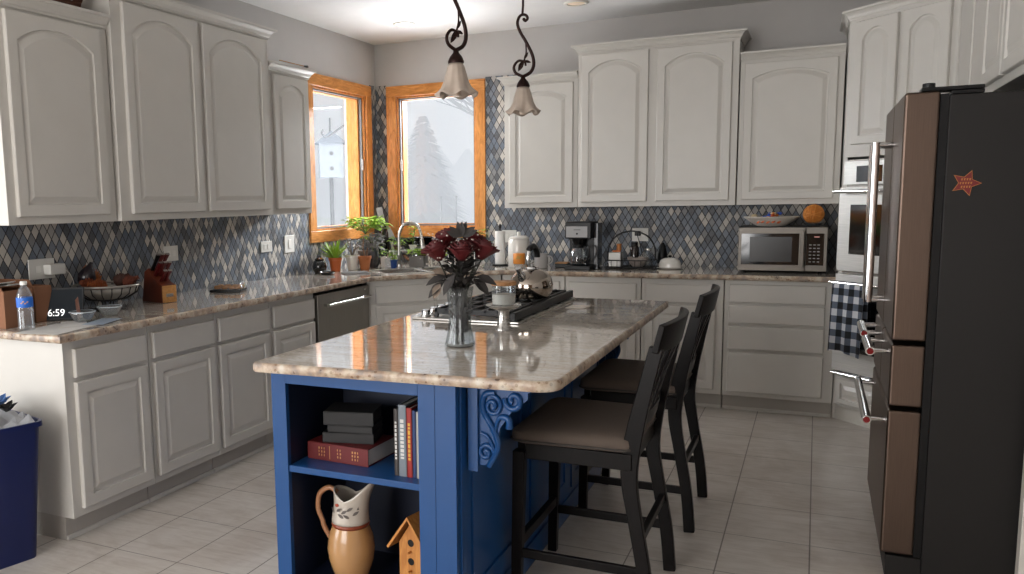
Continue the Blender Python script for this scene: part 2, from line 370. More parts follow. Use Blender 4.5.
# windows (local frame: x along the wall, +y outward, z up)
def window(n, loc, rz, w, z0, z1, label, cw=.088):
    r = bpy.data.objects.new('window_%d' % n, None); COL.objects.link(r); r.location = loc; r.rotation_euler = (0, 0, rz); struct(r, label, 'window')
    m = MB(); m.box(-cw, w+cw, -.022, -.0015, z1, z1+cw).box(-cw, w+cw, -.022, -.0015, z0-cw, z0); m.build('casing_rail', OAKH, r, .004)
    m = MB(); m.box(-cw, 0, -.022, -.0015, z0, z1).box(w, w+cw, -.022, -.0015, z0, z1); m.build('casing_stile', OAK, r, .004)
    # jamb lining inside the opening
    j = .014
    m = MB(); m.box(0, j, 0, .17, z0, z1).box(w-j, w, 0, .17, z0, z1).box(j, w-j, 0, .17, z1-j, z1).box(j, w-j, 0, .17, z0, z0+j); m.build('jamb', OAK, r)
    m = MB(); a, b = j, .012
    for x0, x1 in ((a, a+b), (w-a-b, w-a)): m.box(x0, x1, .02, .042, z0+j, z1-j)
    m.box(a+b, w-a-b, .02, .042, z0+j, z0+j+b).box(a+b, w-a-b, .02, .042, z1-j-b, z1-j); m.build('screen_track', GREYP, r)
    m = MB(); s0 = a; s1 = a+.020
    m.box(s0, s1, .05, .08, z0+j, z1-j).box(w-s1, w-s0, .05, .08, z0+j, z1-j).box(s1, w-s1, .05, .08, z0+j, z0+j+.018).box(s1, w-s1, .05, .08, z1-j-.018, z1-j); m.build('sash', OAK, r, .003)
    MB().box(s1-.004, w-s1+.004, .062, .068, z0+j+.015, z1-j-.015).build('pane', PANE, r)
    m = MB(); lx = j+.02 if n == 2 else w-j-.02; zc = (z0+z1)/2-.02
    m.box(lx-.009, lx+.009, .002, .0195, zc-.045, zc+.045); m.build('latch', STEEL, r, .003)
    return r
window(2, (W2[0], 0, 0), 0, W2[1]-W2[0], W2[2], W2[3], 'orange oak framed casement window in the back wall right of the corner')
window(1, (0, W1[0], 0), pi/2, W1[1]-W1[0], W1[2], W1[3], 'orange oak framed casement window in the left wall beside the corner')

# ------------------------------------------------------------------ cabinets
def door_mesh(m, x0, x1, z0, z1, y, t=.02, arch=0, fr=.058, panel=True):
    w, h = x1-x0, z1-z0; N = 18 if arch else 2
    def ring(mg, d, arched, rise=None):
        zs = z1 - mg - (arch if arched else 0); pts = [(x0+mg, z0+mg), (x1-mg, z0+mg)]
        for i in range(N+1):
            u = i/N; x = (x1-mg) + ((x0+mg)-(x1-mg))*u
            if arched and arch:
                s_ = 2*u-1; R = 1.0; f = (math.sqrt(1-(.72*s_)**2) - math.sqrt(1-.72**2))/(1-math.sqrt(1-.72**2))
                z = zs + arch*f
            else: z = z1 - mg
            pts.append((x, z))
        return [(px, y-d, pz) for px, pz in pts]
    rs = [ring(0, 0, False), ring(0, t-.004, False), ring(.004, t, False)]
    if panel:
        rs += [ring(fr, t, True), ring(fr+.003, t-.010, True), ring(fr+.012, t-.0105, True), ring(fr+.036, t-.002, True)]
    m.rings(rs)
    return m
def crown_mesh(m, w, d, z0, prof, left=True, right=True):
    rs = []
    for o_, dz in prof:
        p = [((-o_ if left else 0), -.004, z0+dz)] if left else []
        p += [((-o_ if left else 0), -(d+o_), z0+dz), ((w+o_ if right else w), -(d+o_), z0+dz)]
        if right: p += [((w+o_), -.004, z0+dz)]
        rs.append(p)
    R = [[m.bm.verts.new(q) for q in r] for r in rs]; n = len(R[0]); k = len(R)
    for a in range(k):
        b = (a+1) % k
        for i in range(n-1): m.face([R[a][i], R[a][i+1], R[b][i+1], R[b][i]])
    m.face([r[0] for r in R]); m.face([r[-1] for r in reversed(R)])
    return m
CROWN = [(0, 0), (.006, 0), (.006, .010), (.012, .016), (.018, .030), (.032, .044), (.046, .048), (.046, .060), (0, .060)]
GAP = .002
def upper_cab(label, loc, rz, w, d, z0, z1, doors, arch=.06, crown=(True, True), group=None, back=.012):
    r = thing('upper_cabinet', label, 'cabinet', loc, rz, group)
    MB().box(GAP, w-GAP, -d, -back, z0, z1).build('body', CAB, r, .002)
    for (a, b) in doors:
        door_mesh(MB(), a, b, z0+.035, z1-.03, -d, arch=arch).build('door', CAB, r) if False else None
        m = MB(); door_mesh(m, a, b, z0+.035, z1-.018, -d-.0005, .02, arch, .05); m.build('door', CAB, r)
    m = MB(); crown_mesh(m, w-2*GAP, d+.001, z1-.005, CROWN, *crown); m.xf(Matrix.Translation((GAP, 0, 0))); o = m.build('crown_moulding', CAB, r)
    return r
# left wall uppers: local x -> +y, front -> +x
upper_cab('white arched-door wall cabinet at the far left end', (0, -4.03, 0), pi/2, .63, .33, 1.372, 2.30, [(.045, .575)], .07, (True, False))
upper_cab('tallest white two-door wall cabinet on the left wall', (0, -3.396, 0), pi/2, 1.31, .355, 1.372, 2.455, [(.07, .625), (.665, 1.255)], .085)
upper_cab('narrow white wall cabinet beside the left window', (0, -2.082, 0), pi/2, .48, .335, 1.372, 2.27, [(.05, .45)], .055, (False, True))
# back wall uppers
upper_cab('white single-door wall cabinet right of the back window', (1.28, 0, 0), 0, .57, .33, 1.372, 2.30, [(.045, .535)], .05, (True, False))
upper_cab('tallest white two-door wall cabinet on the back wall', (1.853, 0, 0), 0, 1.09, .35, 1.372, 2.475, [(.03, .50), (.56, 1.045)], .075)
upper_cab('wide single-door white wall cabinet above the microwave', (2.946, 0, 0), 0, .625, .33, 1.372, 2.325, [(.03, .585)], .05, (False, False))

def toe(m, w, d): m.box(GAP, w-GAP, -(d-.055), -.02, 0, .105)
def base_cab(label, loc, rz, w, d, doors=(), drawers=(), endkick=False, group=None):
    r = thing('base_cabinet', label, 'cabinet', loc, rz, group)
    MB().box(GAP, w-GAP, -d, -.012, .105, .886).build('body', CAB, r, .002)
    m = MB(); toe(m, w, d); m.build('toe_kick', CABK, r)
    m = MB(); m.box(GAP, w-GAP, -(d-.055)-.012, -(d-.055)-.0005, 0, .022); m.build('shoe_moulding', CAB, r, .004)
    for a, b, z0, z1 in doors:
        m = MB(); door_mesh(m, a, b, z0, z1, -d-.0005, .02, 0, .05); m.build('door', CAB, r)
    for a, b, z0, z1 in drawers:
        m = MB(); door_mesh(m, a, b, z0, z1, -d-.0005, .02, 0, .03, False); m.build('drawer', CAB, r, .002)
    return r
y0 = -4.045
base_cab('white base cabinet with one drawer and door, end unit by the blue bin', (0, y0, 0), pi/2, .505, .615, [(.05, .475, .14, .70)], [(.05, .475, .72, .845)])
base_cab('white base cabinet with one drawer and door, second from the blue bin', (0, y0+.505, 0), pi/2, .495, .615, [(.02, .475, .14, .70)], [(.02, .475, .72, .845)])
base_cab('white base cabinet with one drawer and door, third from the blue bin', (0, y0+1.0, 0), pi/2, .495, .615, [(.02, .475, .14, .70)], [(.02, .475, .72, .845)])
base_cab('white base cabinet with one drawer and door, touching the dishwasher', (0, y0+1.495, 0), pi/2, .485, .615, [(.025, .47, .14, .70)], [(.025, .47, .72, .845)])
# dishwasher
r = thing('dishwasher', 'stainless steel dishwasher with a bar handle in the left cabinet run', 'dishwasher', (0, -2.06, 0), pi/2)
MB().box(.004, .696, -.58, -.03, .1, .875).build('tub', BLACK, r)
MB().box(.012, .69, -.637, -.582, .115, .862).build('door', STEELD, r, .004)
MB().box(.02, .68, -.56, -.05, 0, .098).build('toe_kick', BLACK, r)
m = MB(); m.tube([(.07, -.68, .79), (.63, -.68, .79)], .011, 12)
for x in (.09, .61): m.tube([(x, -.636, .79), (x, -.681, .79)], .009, 10)
m.build('handle', CHROME, r, smooth=True)
MB().box(.62, .645, -.639, -.6375, .83, .842).build('badge', CHROME, r)
# corner sink cabinet, front faces the room at 45 degrees
r = thing('sink_cabinet', 'white corner cabinet set at an angle under the sink', 'cabinet', (.615, -1.355, 0), pi/4)
def toloc(loc, rz):
    M = (Matrix.Translation(Vector(loc)) @ Matrix.Rotation(rz, 4, 'Z')).inverted(); return lambda p: tuple((M @ Vector((p[0], p[1], 0)))[:2])
L = toloc((.615, -1.355, 0), pi/4)
fx = 1.355-.615    # span
pts = [(.014, -1.352), (.615, -1.352), (1.352, -.615), (1.352, -.014), (.014, -.014)]
m = MB(); m.prism([L(p) for p in pts], .105, .72); m.build('body', CAB, r, .002)
wd = fx*math.sqrt(2)
m = MB(); m.box(0.003, wd-.003, .004, .024, .722, .886); m.build('front_rail', CAB, r)
pk = [(.014, -1.352), (.56, -1.352), (.56+.02, -1.34), (1.34, -.56), (1.352, -.56), (1.352, -.014), (.014, -.014)]
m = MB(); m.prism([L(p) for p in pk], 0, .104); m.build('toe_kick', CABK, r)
for a, b in ((.06, .50), (.53, .99)):
    m = MB(); door_mesh(m, a, b, .14, .70, -.0005, .02, 0, .05); m.build('door', CAB, r)
    m = MB(); door_mesh(m, a, b, .72, .845, .0035, .02, 0, .03, False); m.build('false_drawer', CAB, r)
# back wall base run
base_cab('white base cabinet right of the angled sink cabinet', (1.36, 0, 0), 0, .475, .615, [(.03, .44, .14, .70)], [(.03, .44, .72, .845)])
base_cab('white base cabinet behind the kettle, below the coffee maker', (1.838, 0, 0), 0, .535, .615, [(.03, .505, .14, .70)], [(.03, .505, .72, .845)])
base_cab('white base cabinet behind the bar stools, below the butter dish', (2.376, 0, 0), 0, .535, .615, [(.03, .485, .14, .70)], [(.03, .485, .72, .845)])
base_cab('white three-drawer base cabinet below the microwave', (2.914, 0, 0), 0, .663, .615, [], [(.03, .6, .745, .853), (.03, .6, .605, .725), (.03, .6, .43, .588), (.03, .6, .14, .41)][:0] + [(.03, .6, .735, .853), (.03, .6, .58, .715), (.03, .6, .40, .56), (.03, .6, .14, .38)][:0] + [(.03, .6, .737, .857), (.03, .6, .60, .72), (.03, .6, .425, .58), (.03, .6, .135, .405)])

# worktop along both walls with the angled corner, sink cut out
r = thing('kitchen_worktop', 'speckled beige granite worktop running along both walls', 'worktop', (0, 0, 0))
FR = .655
outer = [(.009, -4.085), (FR, -4.085), (FR, -1.36), (1.36, -FR), (3.572, -FR), (3.572, -.009), (.009, -.009)]
def slab(outer, holes, z0, z1, m):
    bm = m.bm
    for z in (z0, z1):
        es = []
        for loop in [outer] + holes:
            vs = [bm.verts.new((x, y, z)) for x, y in loop]
            es += [bm.edges.new((vs[i], vs[(i+1) % len(vs)])) for i in range(len(vs))]
        bmesh.ops.triangle_fill(bm, use_beauty=True, use_dissolve=False, edges=es)
    for loop in holes:
        n = len(loop); a = [bm.verts.new((x, y, z0)) for x, y in loop]; b = [bm.verts.new((x, y, z1)) for x, y in loop]
        for i in range(n): bm.faces.new([a[i], a[(i+1) % n], b[(i+1) % n], b[i]])
    return m
def rrect(cx, cy, w, h, rz, rad=.04, n=4):
    out = []
    for qx, qy, a0 in ((1, 1, 0), (-1, 1, 90), (-1, -1, 180), (1, -1, 270)):
        for k in range(n+1):
            a = radians(a0 + 90*k/n); x = qx*(w/2-rad)+rad*cos(a); y = qy*(h/2-rad)+rad*sin(a)
            out.append((cx+x*cos(rz)-y*sin(rz), cy+x*sin(rz)+y*cos(rz)))
    return out
SC = (.80, -.80)
sink_hole = rrect(SC[0], SC[1], .72, .40, pi/4)
m = MB(); slab(outer, [sink_hole], .888, .92, m); bmesh.ops.remove_doubles(m.bm, verts=m.bm.verts, dist=1e-5)
m.build('slab', GRAN, r)
def edge_band(pts, z0, z1, t, parent, close=False):
    # pts: polyline of outer edge (outward to the right-hand side when walking)
    m = MB(); n = len(pts); rs = []
    for i, p in enumerate(pts):
        d0 = (Vector(p)-Vector(pts[i-1])).normalized() if (i > 0 or close) else None
        d1 = (Vector(pts[(i+1) % n])-Vector(p)).normalized() if (i < n-1 or close) else None
        d0 = d0 or d1; d1 = d1 or d0
        n0 = Vector((d0.y, -d0.x)); n1 = Vector((d1.y, -d1.x)); nn = (n0+n1); nn = nn/ (nn.dot(n0)) 
        out = []
        for o_, z in ((-.001, z0), (t*.5, z0), (t, z0+.006), (t, z1-.008), (t*.55, z1-.001), (-.001, z1)):
            q = Vector(p)+nn*o_; out.append((q.x, q.y, z))
        rs.append(out)
    if close: rs.append(rs[0])
    m.rings(rs, not close, not close)
    return m.build('edge_band', GRED, parent, smooth=True)
edge_band([(.009, -4.085), (FR, -4.085), (FR, -1.36), (1.36, -FR), (3.572, -FR)], .886, .9203, .012, r)
# sink
r = thing('sink', 'stainless steel double-bowl corner sink', 'sink', (SC[0], SC[1], .72), pi/4)
def basin(m, x0, x1, y0, y1, z0, z1):
    a = [(x0, y0), (x1, y0), (x1, y1), (x0, y1)]
    m.rings([[(x, y, z1) for x, y in a], [(x*.98+.02*(x0+x1)/2, y*.96+.04*(y0+y1)/2, z0) for x, y in a]], False, True)
m = MB(); basin(m, -.345, -.012, -.185, .185, .003, .202); basin(m, .012, .345, -.185, .185, .003, .202); m.build('bowl', STEEL, r, thick=.002)
m = MB(); rim_o = rrect(0, 0, .75, .43, 0); rim_i = rrect(0, 0, .70, .375, 0)
m.rings([[(x, y, .201) for x, y in rim_i], [(x, y, .2065) for x, y in rim_i], [(x, y, .2065) for x, y in rim_o], [(x, y, .201) for x, y in rim_o]], False, False); m.box(-.014, .014, -.19, .19, .198, .206); m.build('rim', WHITEC, r)
# ------------------------------------------------------------------ oven tower (angled)
PO = (3.58, -.62); L = toloc((PO[0], PO[1], 0), -pi/4); DW = .70
r = thing('oven_cabinet', 'tall angled white cabinet tower holding the wall ovens', 'cabinet', (PO[0], PO[1], 0), -pi/4)
e = (PO[0]+DW*.7071, PO[1]-DW*.7071)
foot = [(PO[0], -.012), PO, e, (XR-.004, e[1]), (XR-.004, -.012)]
for z0, z1, nm in ((.105, .30, 'lower_body'), (1.655, 2.47, 'upper_body')):
    m = MB(); m.prism([L(p) for p in foot], z0, z1); m.build(nm, CAB, r, .002)
side = [(PO[0], -.012), PO, (PO[0]+.02, PO[1]-.02), (PO[0]+.02, -.012)]
m = MB(); m.prism([L(p) for p in side], .3005, 1.6545); 
e2 = (e[0]-.02, e[1]+.02); m.prism([L(p) for p in [e2, e, (XR-.004, e[1]), (XR-.004, e[1]+.04)]], .3005, 1.6545); m.build('side_panel', CAB, r)
m = MB(); m.prism([L(p) for p in [(PO[0], -.012), (PO[0], PO[1]+.055), (PO[0]+.02, PO[1]+.05), (e[0], e[1]+.05), (XR-.004, e[1]+.05), (XR-.004, -.012)]], 0, .104); m.build('toe_kick', TRIMW, r)
for a, b in ((.06, .345), (.375, .665)):
    m = MB(); door_mesh(m, a, b, 1.73, 2.45, -.0005, .02, .06, .05); m.build('door', CAB, r)
m = MB(); door_mesh(m, .04, .655, .125, .29, -.0005, .02, 0, .03, True) if False else door_mesh(m, .04, .655, .125, .285, -.0005, .02, 0, .03); m.build('drawer', CAB, r)
# crown follows side then angled face
def path_crown(path, z0, prof, parent):
    n = len(path); m = MB(); rs = []
    for i, p in enumerate(path):
        d0 = (Vector(p)-Vector(path[i-1])).normalized() if i else None; d1 = (Vector(path[i+1])-Vector(p)).normalized() if i < n-1 else None
        d0 = d0 or d1; d1 = d1 or d0; n0 = Vector((d0.y, -d0.x)); n1 = Vector((d1.y, -d1.x)); nn = n0+n1; nn = nn/nn.dot(n0)
        rs.append([(p[0]+nn.x*o_, p[1]+nn.y*o_, z0+dz) for o_, dz in prof])
    m.rings(rs); return m.build('crown_moulding', CAB, parent)
path_crown([L((PO[0], -.014)), L(PO), L(e)], 2.465, CROWN, r)
# double wall oven
r = thing('double_oven', 'stainless steel double wall oven in the angled cabinet', 'oven', (PO[0], PO[1], 0), -pi/4)
MB().box(.03, .67, .002, .40, .32, 1.64).build('body', STEELD, r)
MB().box(.025, .68, -.022, -.001, 1.49, 1.63).build('control_panel', OVENS, r, .003)
m = MB(); m.box(.12, .30, -.0245, -.0225, 1.505, 1.60).box(.44, .62, -.0245, -.0225, 1.505, 1.60); m.build('display', BLACKG, r)
MB().box(.31, .43, -.0245, -.0225, 1.505, 1.60).build('display', mat('display_red', (92, 26, 24), .1), r)
for k, (z0, z1, wz0, wz1, hz) in enumerate(((.965, 1.475, 1.07, 1.37, 1.45), (.34, .945, .47, .82, .895))):
    d = MB().box(.02, .685, -.045, -.001, z0, z1).build('oven_door', OVENS, r, .004)
    MB().box(.11, .59, -.0475, -.0455, wz0, wz1).build('window', BLACKG, d, .002)
    m = MB(); m.tube([(.03, -.095, hz), (.67, -.095, hz)], .011, 12)
    for x in (.06, .64): m.tube([(x, -.045, hz), (x, -.096, hz)], .008, 8)
    m.build('handle', CHROME, d, smooth=True)
m = MB(); m.box(.02, .685, -.03, -.001, .318, .335); m.tube([(.03, -.055, .325), (.67, -.055, .325)], .009, 10); m.build('bottom_trim', CHROME, r, smooth=True)
# towel on lower handle
g = NT('check_towel'); sep = g.n('ShaderNodeSeparateXYZ'); g.l(g.tc.outputs['Object'], sep.inputs[0])
fa = g.math('GREATER_THAN', g.math('FRACT', g.math('DIVIDE', sep.outputs[0], .075)), .5); fb = g.math('GREATER_THAN', g.math('FRACT', g.math('DIVIDE', sep.outputs[2], .085)), .5)
sm = g.math('ADD', fa, fb); g.l(g.ramp(g.math('MULTIPLY', sm, .5), [(0, (206, 208, 212)), (.4, (92, 100, 114)), (.9, (22, 24, 28))], 'CONSTANT'), g.b.inputs['Base Color']); g.b.inputs['Roughness'].default_value = .9
m = MB(); R = []
for i in range(19):
    u = i/18; x = .06+.24*u; wv = .006*sin(u*14); R.append([(x, -.082+wv*.3, .62), (x, -.081+wv*.3, .80), (x, -.0815, .955), (x, -.095, .9785), (x, -.1085, .955), (x, -.112-wv-.004, .80), (x, -.116-wv*1.5-.006, .54+.012*sin(u*5))])
m.rings(R, False, False, closed=False); o = m.build('dish_towel', g.m, None, smooth=True, thick=.002)
o.location = (PO[0], PO[1], -.07); o.rotation_euler = (0, 0, -pi/4); tag(o, 'black and white checked towel hanging on the lower oven handle', 'towel')

# pantry wall and over-fridge cabinet on the right
r = thing('pantry_cabinet', 'tall white panelled cabinet behind the refrigerator', 'cabinet', (XR-.004, e[1]-.004, 0), -pi/2)
PW = 2.12-abs(e[1])
MB().box(0, PW, -(XR-.004-4.085), -.002, 0, 2.47).build('body', CAB, r, .002)
dd = -(XR-.004-4.085)
for a, b in ((.48, PW-.03),):
    m = MB(); door_mesh(m, a, b, .9, 2.40, dd-.0005, .018, 0, .05); m.build('door', CAB, r)
r = thing('upper_cabinet', 'white two-door cabinet hanging above the refrigerator', 'cabinet', (XR-.004, -2.125, 0), -pi/2)
OW = .93
MB().box(0, OW, -(XR-.004-4.062), -.002, 1.84, 2.47).build('body', CAB, r, .002)
for a, b in ((.025, .46), (.485, .91)):
    m = MB(); door_mesh(m, a, b, 1.875, 2.44, -(XR-.004-4.062)-.0005, .02, .05, .05); m.build('door', CAB, r)
m = MB(); m.box(4.115, XR-.004, -3.11, -3.06, 0, 2.47); tag(m.build('end_panel', TRIMW, None, .003), 'cream upright panel at the right edge beside the refrigerator', 'panel')

# ------------------------------------------------------------------ refrigerator (front faces -x)
FX, FY0, FY1 = 3.705, -3.02, -2.13
r = thing('refrigerator', 'stainless french-door refrigerator with a black side', 'refrigerator', (FX, FY0, 0))
fw = FY1-FY0
MB().box(.135, .76, .003, fw-.003, .02, 1.775).build('body', FRIDGEB, r, .004)
MB().box(.03, .7, .03, fw-.03, 0, .05).build('kick_plate', BLACK, r) if False else MB().box(.02, .134, .01, fw-.01, .0, .085).build('kick_plate', FRIDGEB, r)
gap = .006
doorspec = [(0, fw/2-gap/2, .905, 1.79, 'door'), (fw/2+gap/2, fw, .905, 1.79, 'door'), (0, fw/2-gap/2, .66, .89, 'drawer'), (fw/2+gap/2, fw, .66, .89, 'drawer'), (0, fw, .095, .645, 'freezer_drawer')]
HB = .062
for i, (a, b, z0, z1, nm) in enumerate(doorspec):
    d = MB().box(0, .108, a, b, z0, z1).build(nm, STEELV, r, .01, seg=3)
    m = MB()
    if nm == 'door':
        yy = b-.05 if a == 0 else a+.05; p = [(-HB, yy, 1.0), (-HB, yy, 1.64)]
        for z in (1.01, 1.63): m.tube([(.001, yy, z), (-HB, yy, z)], .010, 8)
    else:
        zz = z1-.04 if nm == 'drawer' else z1-.06; ya, yb = a+.07, b-.07; p = [(-HB, ya, zz), (-HB, yb, zz)]
        for y in (ya+.03, yb-.03): m.tube([(.001, y, zz), (-HB, y, zz)], .010, 8)
    m.tube(p, .0165, 14); hnd = m.build('handle', CHROME, d, smooth=True)
    m = MB(); dv = (Vector(p[1])-Vector(p[0])).normalized()
    m.tube([Vector(p[0])-dv*.004, Vector(p[0])], .012, 14)
    if nm != 'door': m.build('medallion', RED, hnd, smooth=True)['label'] = 'red enamel medallion'
    else: m.bm.free()
MB().box(.109, .134, .01, fw-.01, .09, 1.78).build('gasket', BLACK, r)
m = MB(); m.box(.05, .235, .005, .10, 1.791, 1.804).box(.14, .235, .005, fw-.005, 1.776, 1.79); m.tube([(.075, .05, 1.80), (.075, .05, 1.822)], .02, 12); m.build('hinge_cover', BLACK, r, .003)
# star magnet
sx, sz = 3.932, 1.47
pts = []
for k in range(10):
    a = radians(70+36*k); rr = .046 if k % 2 == 0 else .022; pts.append((rr*cos(a), rr*sin(a)))
r = thing('star_magnet', 'red star magnet with gold lettering on the refrigerator side', 'magnet', (sx-.03, -3.0235, sz))
r.scale = (.92, 1, .92)
fy = lambda x, y, z: (x, z, y)
m = MB(); m.prism([(x*1.1, y*1.1) for x, y in pts], 0, .003, fy); m.build('rim', mat('gold_rim', (176, 110, 48), .5), r)
m = MB(); m.prism(pts, -.0015, -.0001, fy); m.build('face', mat('magnet_red', (112, 16, 20), .5), r)
m = MB()
for z, n_ in ((.014, 4), (0, 5), (-.014, 4)):
    for k in range(n_):
        x = (k-(n_-1)/2)*.0085; m.box(x-.0028, x+.001, -.0025, -.0016, z-.004, z+.004).box(x-.0028, x+.003, -.0025, -.0016, z+.002, z+.004)
m.build('lettering', mat('gold_ink', (186, 124, 56), .5), r)
r.location.y = -3.0205

# ------------------------------------------------------------------ island
IX0, IX1, IY0, IY1 = 1.775, 2.785, -4.32, -2.18
r = thing('island_worktop', 'pale polished granite top of the blue island', 'worktop', (0, 0, 0))
def rc(pts, rads, n=5):
    out = []; N = len(pts)
    for i, p in enumerate(pts):
        p = Vector(p); a = (Vector(pts[i-1])-p).normalized(); b = (Vector(pts[(i+1) % N])-p).normalized(); rr = rads[i]
        s, e_ = p+a*rr, p+b*rr
        for k in range(n+1):
            t_ = k/n; q = s*(1-t_)**2 + p*2*t_*(1-t_) + e_*t_*t_; out.append((q.x, q.y))
    return out
io = rc([(IX0, IY0+.045), (IX1, IY0+.105), (IX1, IY1), (IX0, IY1)], [.02, .07, .03, .02])
m = MB(); m.prism(io, .89, .92); m.build('slab', GRAN, r)
edge_band(io, .888, .9203, .010, r, True)
BX0, BX1, BY0, BY1 = 1.788, 2.472, -4.20, -2.24
r = thing('kitchen_island', 'bright blue kitchen island cabinet with open shelves at the near end', 'island', (BX0, BY0, 0))
bw, bl = BX1-BX0, BY1-BY0; OX0, OX1, SD = .058, .555, .40
m = MB()
m.box(0, OX0, 0, .02, 0, .886).box(OX1, bw, 0, .02, 0, .886).box(OX0, OX1, 0, .02, .838, .886).box(OX0, OX1, 0, .02, 0, .11)
m.build('face_frame', BLUE, r, .0015)
m = MB(); m.box(OX1+.055, OX1+.058, -.002, -.0001, .02, .875).box(bw-.001, bw+.006, .03, .07, 0, .886); 
m.build('corner_moulding', BLUE, r)
m = MB(); m.box(0, .02, .021, bl, 0, .886).box(bw-.02, bw, .021, bl, 0, .886).box(.021, bw-.021, SD, bl, 0, .85); m.build('body', BLUE, r)
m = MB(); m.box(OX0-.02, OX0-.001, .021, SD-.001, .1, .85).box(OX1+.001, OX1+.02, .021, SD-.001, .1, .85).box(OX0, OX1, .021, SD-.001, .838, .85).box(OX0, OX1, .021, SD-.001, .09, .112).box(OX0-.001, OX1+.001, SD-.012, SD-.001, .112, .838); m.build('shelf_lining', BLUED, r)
MB().box(OX0+.001, OX1-.001, .004, SD-.014, .527, .55).build('shelf', BLUE, r, .002)
m = MB()
for k in range(3): 
    ya = .12+k*.62; m.box(bw, bw+.008, ya, ya+.06, .12, .8).box(bw, bw+.008, ya+.5, ya+.56, .12, .8).box(bw, bw+.008, ya+.06, ya+.5, .74, .8).box(bw, bw+.008, ya+.06, ya+.5, .12, .18)
m.box(bw, bw+.008, .08, bl, 0, .09); m.build('side_panelling', BLUE, r)
def spiral(cx, cz, r0, r1, a0, turns, n=22):
    return [(cx+(r0+(r1-r0)*k/n)*cos(a0+turns*2*pi*k/n), cz+(r0+(r1-r0)*k/n)*sin(a0+turns*2*pi*k/n)) for k in range(n+1)]
def corbel(y):
    c_ = []
    # bracket back plate and scrolls in the x-z plane, local x outward from cabinet side
    m = MB(); m.box(bw+.013, bw+.05, y-.022, y+.022, .58, .862).box(bw+.013, bw+.25, y-.026, y+.026, .862, .886)
    web = [(bw+.05, .60), (bw+.075, .60), (bw+.12, .66), (bw+.13, .73), (bw+.175, .79), (bw+.235, .835), (bw+.235, .861), (bw+.05, .861)]
    m.prism(web, y-.008, y+.008, lambda a, b, z: (a, z, b))
    def sc(pts, r_): m.tube([(a, y-.012, b) for a, b in pts], r_, 8)
    S1 = catmull([(bw+.09, .60, 0), (bw+.125, .67, 0), (bw+.105, .73, 0), (bw+.068, .79, 0), (bw+.075, .84, 0), (bw+.115, .85, 0)], 6); sc([(p.x, p.y) for p in S1], .011)
    sc(spiral(bw+.105, .805, .036, .006, radians(100), -1.5), .008); sc(spiral(bw+.078, .645, .034, .006, radians(-60), 1.5), .008)
    S2 = catmull([(bw+.115, .69, 0), (bw+.118, .74, 0), (bw+.135, .77, 0), (bw+.165, .765, 0), (bw+.168, .735, 0)], 6); sc([(p.x, p.y) for p in S2], [.004+.010*k/24 for k in range(25)])
    sc(spiral(bw+.185, .83, .035, .008, radians(170), 1.2), .010)
    S3 = catmull([(bw+.11, .66, 0), (bw+.085, .70, 0), (bw+.058, .71, 0)], 6); sc([(p.x, p.y) for p in S3], .006)
    m.xf(Matrix.Translation((bw+.013, 0, .878)) @ Matrix.Diagonal((.86, 1, .95, 1)) @ Matrix.Translation((-bw-.013, 0, -.878)))
    return m.build('corbel', BLUE, r, smooth=True)
corbel(.09); corbel(bl-.09)

# items on the island shelves (local island coords -> world)
def IW(x, y, z): return (BX0+x, BY0+y, z)
def book(label, loc, rz, w, d, h, cover, group=None, upright=False, gilt=None, name='book'):
    # lying: w along spine (x), d depth (y), h thickness (z). spine faces -y
    r = thing(name, label, 'book', loc, rz, group)
    if upright:   # w thickness x, d depth y, h height z ; spine at -y
        m = MB(); m.box(0, .003, 0, d, 0, h).box(w-.003, w, 0, d, 0, h).box(.003, w-.003, 0, .004, 0, h); m.build('cover', cover, r, .001)
        MB().box(.0035, w-.0035, .005, d-.004, .004, h-.004).build('pages', PAPER, r)
        if gilt:
            m = MB(); zz = h*.25
            while zz < h*.8:
                l_ = random.uniform(.006, .014); m.box(w*.25, w*.7, -.0008, -.0001, zz, zz+l_); zz += l_+.004
            m.build('spine_title', gilt, r)
    else:
        m = MB(); m.box(0, w, 0, d, 0, .003).box(0, w, 0, d, h-.003, h).box(0, w, 0, .004, .003, h-.003); m.build('cover', cover, r, .001)
        MB().box(.004, w-.004, .005, d-.004, .0035, h-.0035).build('pages', PAPER if cover.name != 'black_leather' else mat('dark_page_edge', (60, 56, 52), .8), r)
        if gilt:
            m = MB()
            for x0_, n_ in ((.19, 3), (.5, 2), (.74, 3)):
                for k in range(n_):
                    for q in range(3):
                        xx = w*x0_+k*.011; m.box(xx, xx+.0025+random.random()*.003, -.0008, -.0001, h*.25+q*h*.2, h*.25+q*h*.2+h*.12)
            m.box(w*.37, w*.378, -.0008, -.0001, h*.12, h*.88); m.build('spine_title', gilt, r)
    return r
BL = mat('black_leather', (26, 25, 26), .6); GILT = mat('gilt', (190, 140, 90), .4, .5)
zs = .5502
book('large red hardcover lying at the bottom of the shelf stack', IW(.075, .10, zs), radians(-3), .25, .19, .062, mat('red_cloth', (96, 18, 20), .55), gilt=GILT)
book('grey-edged black book lying directly on the red hardcover', IW(.135, .105, zs+.0625), radians(13), .185, .14, .036, BL)
book('thin black book in the middle of the dark stack', IW(.15, .115, zs+.099), radians(10), .165, .13, .026, BL)
book('thick black book on top of the dark stack', IW(.14, .105, zs+.1255), radians(14), .18, .14, .048, BL)
x = .444
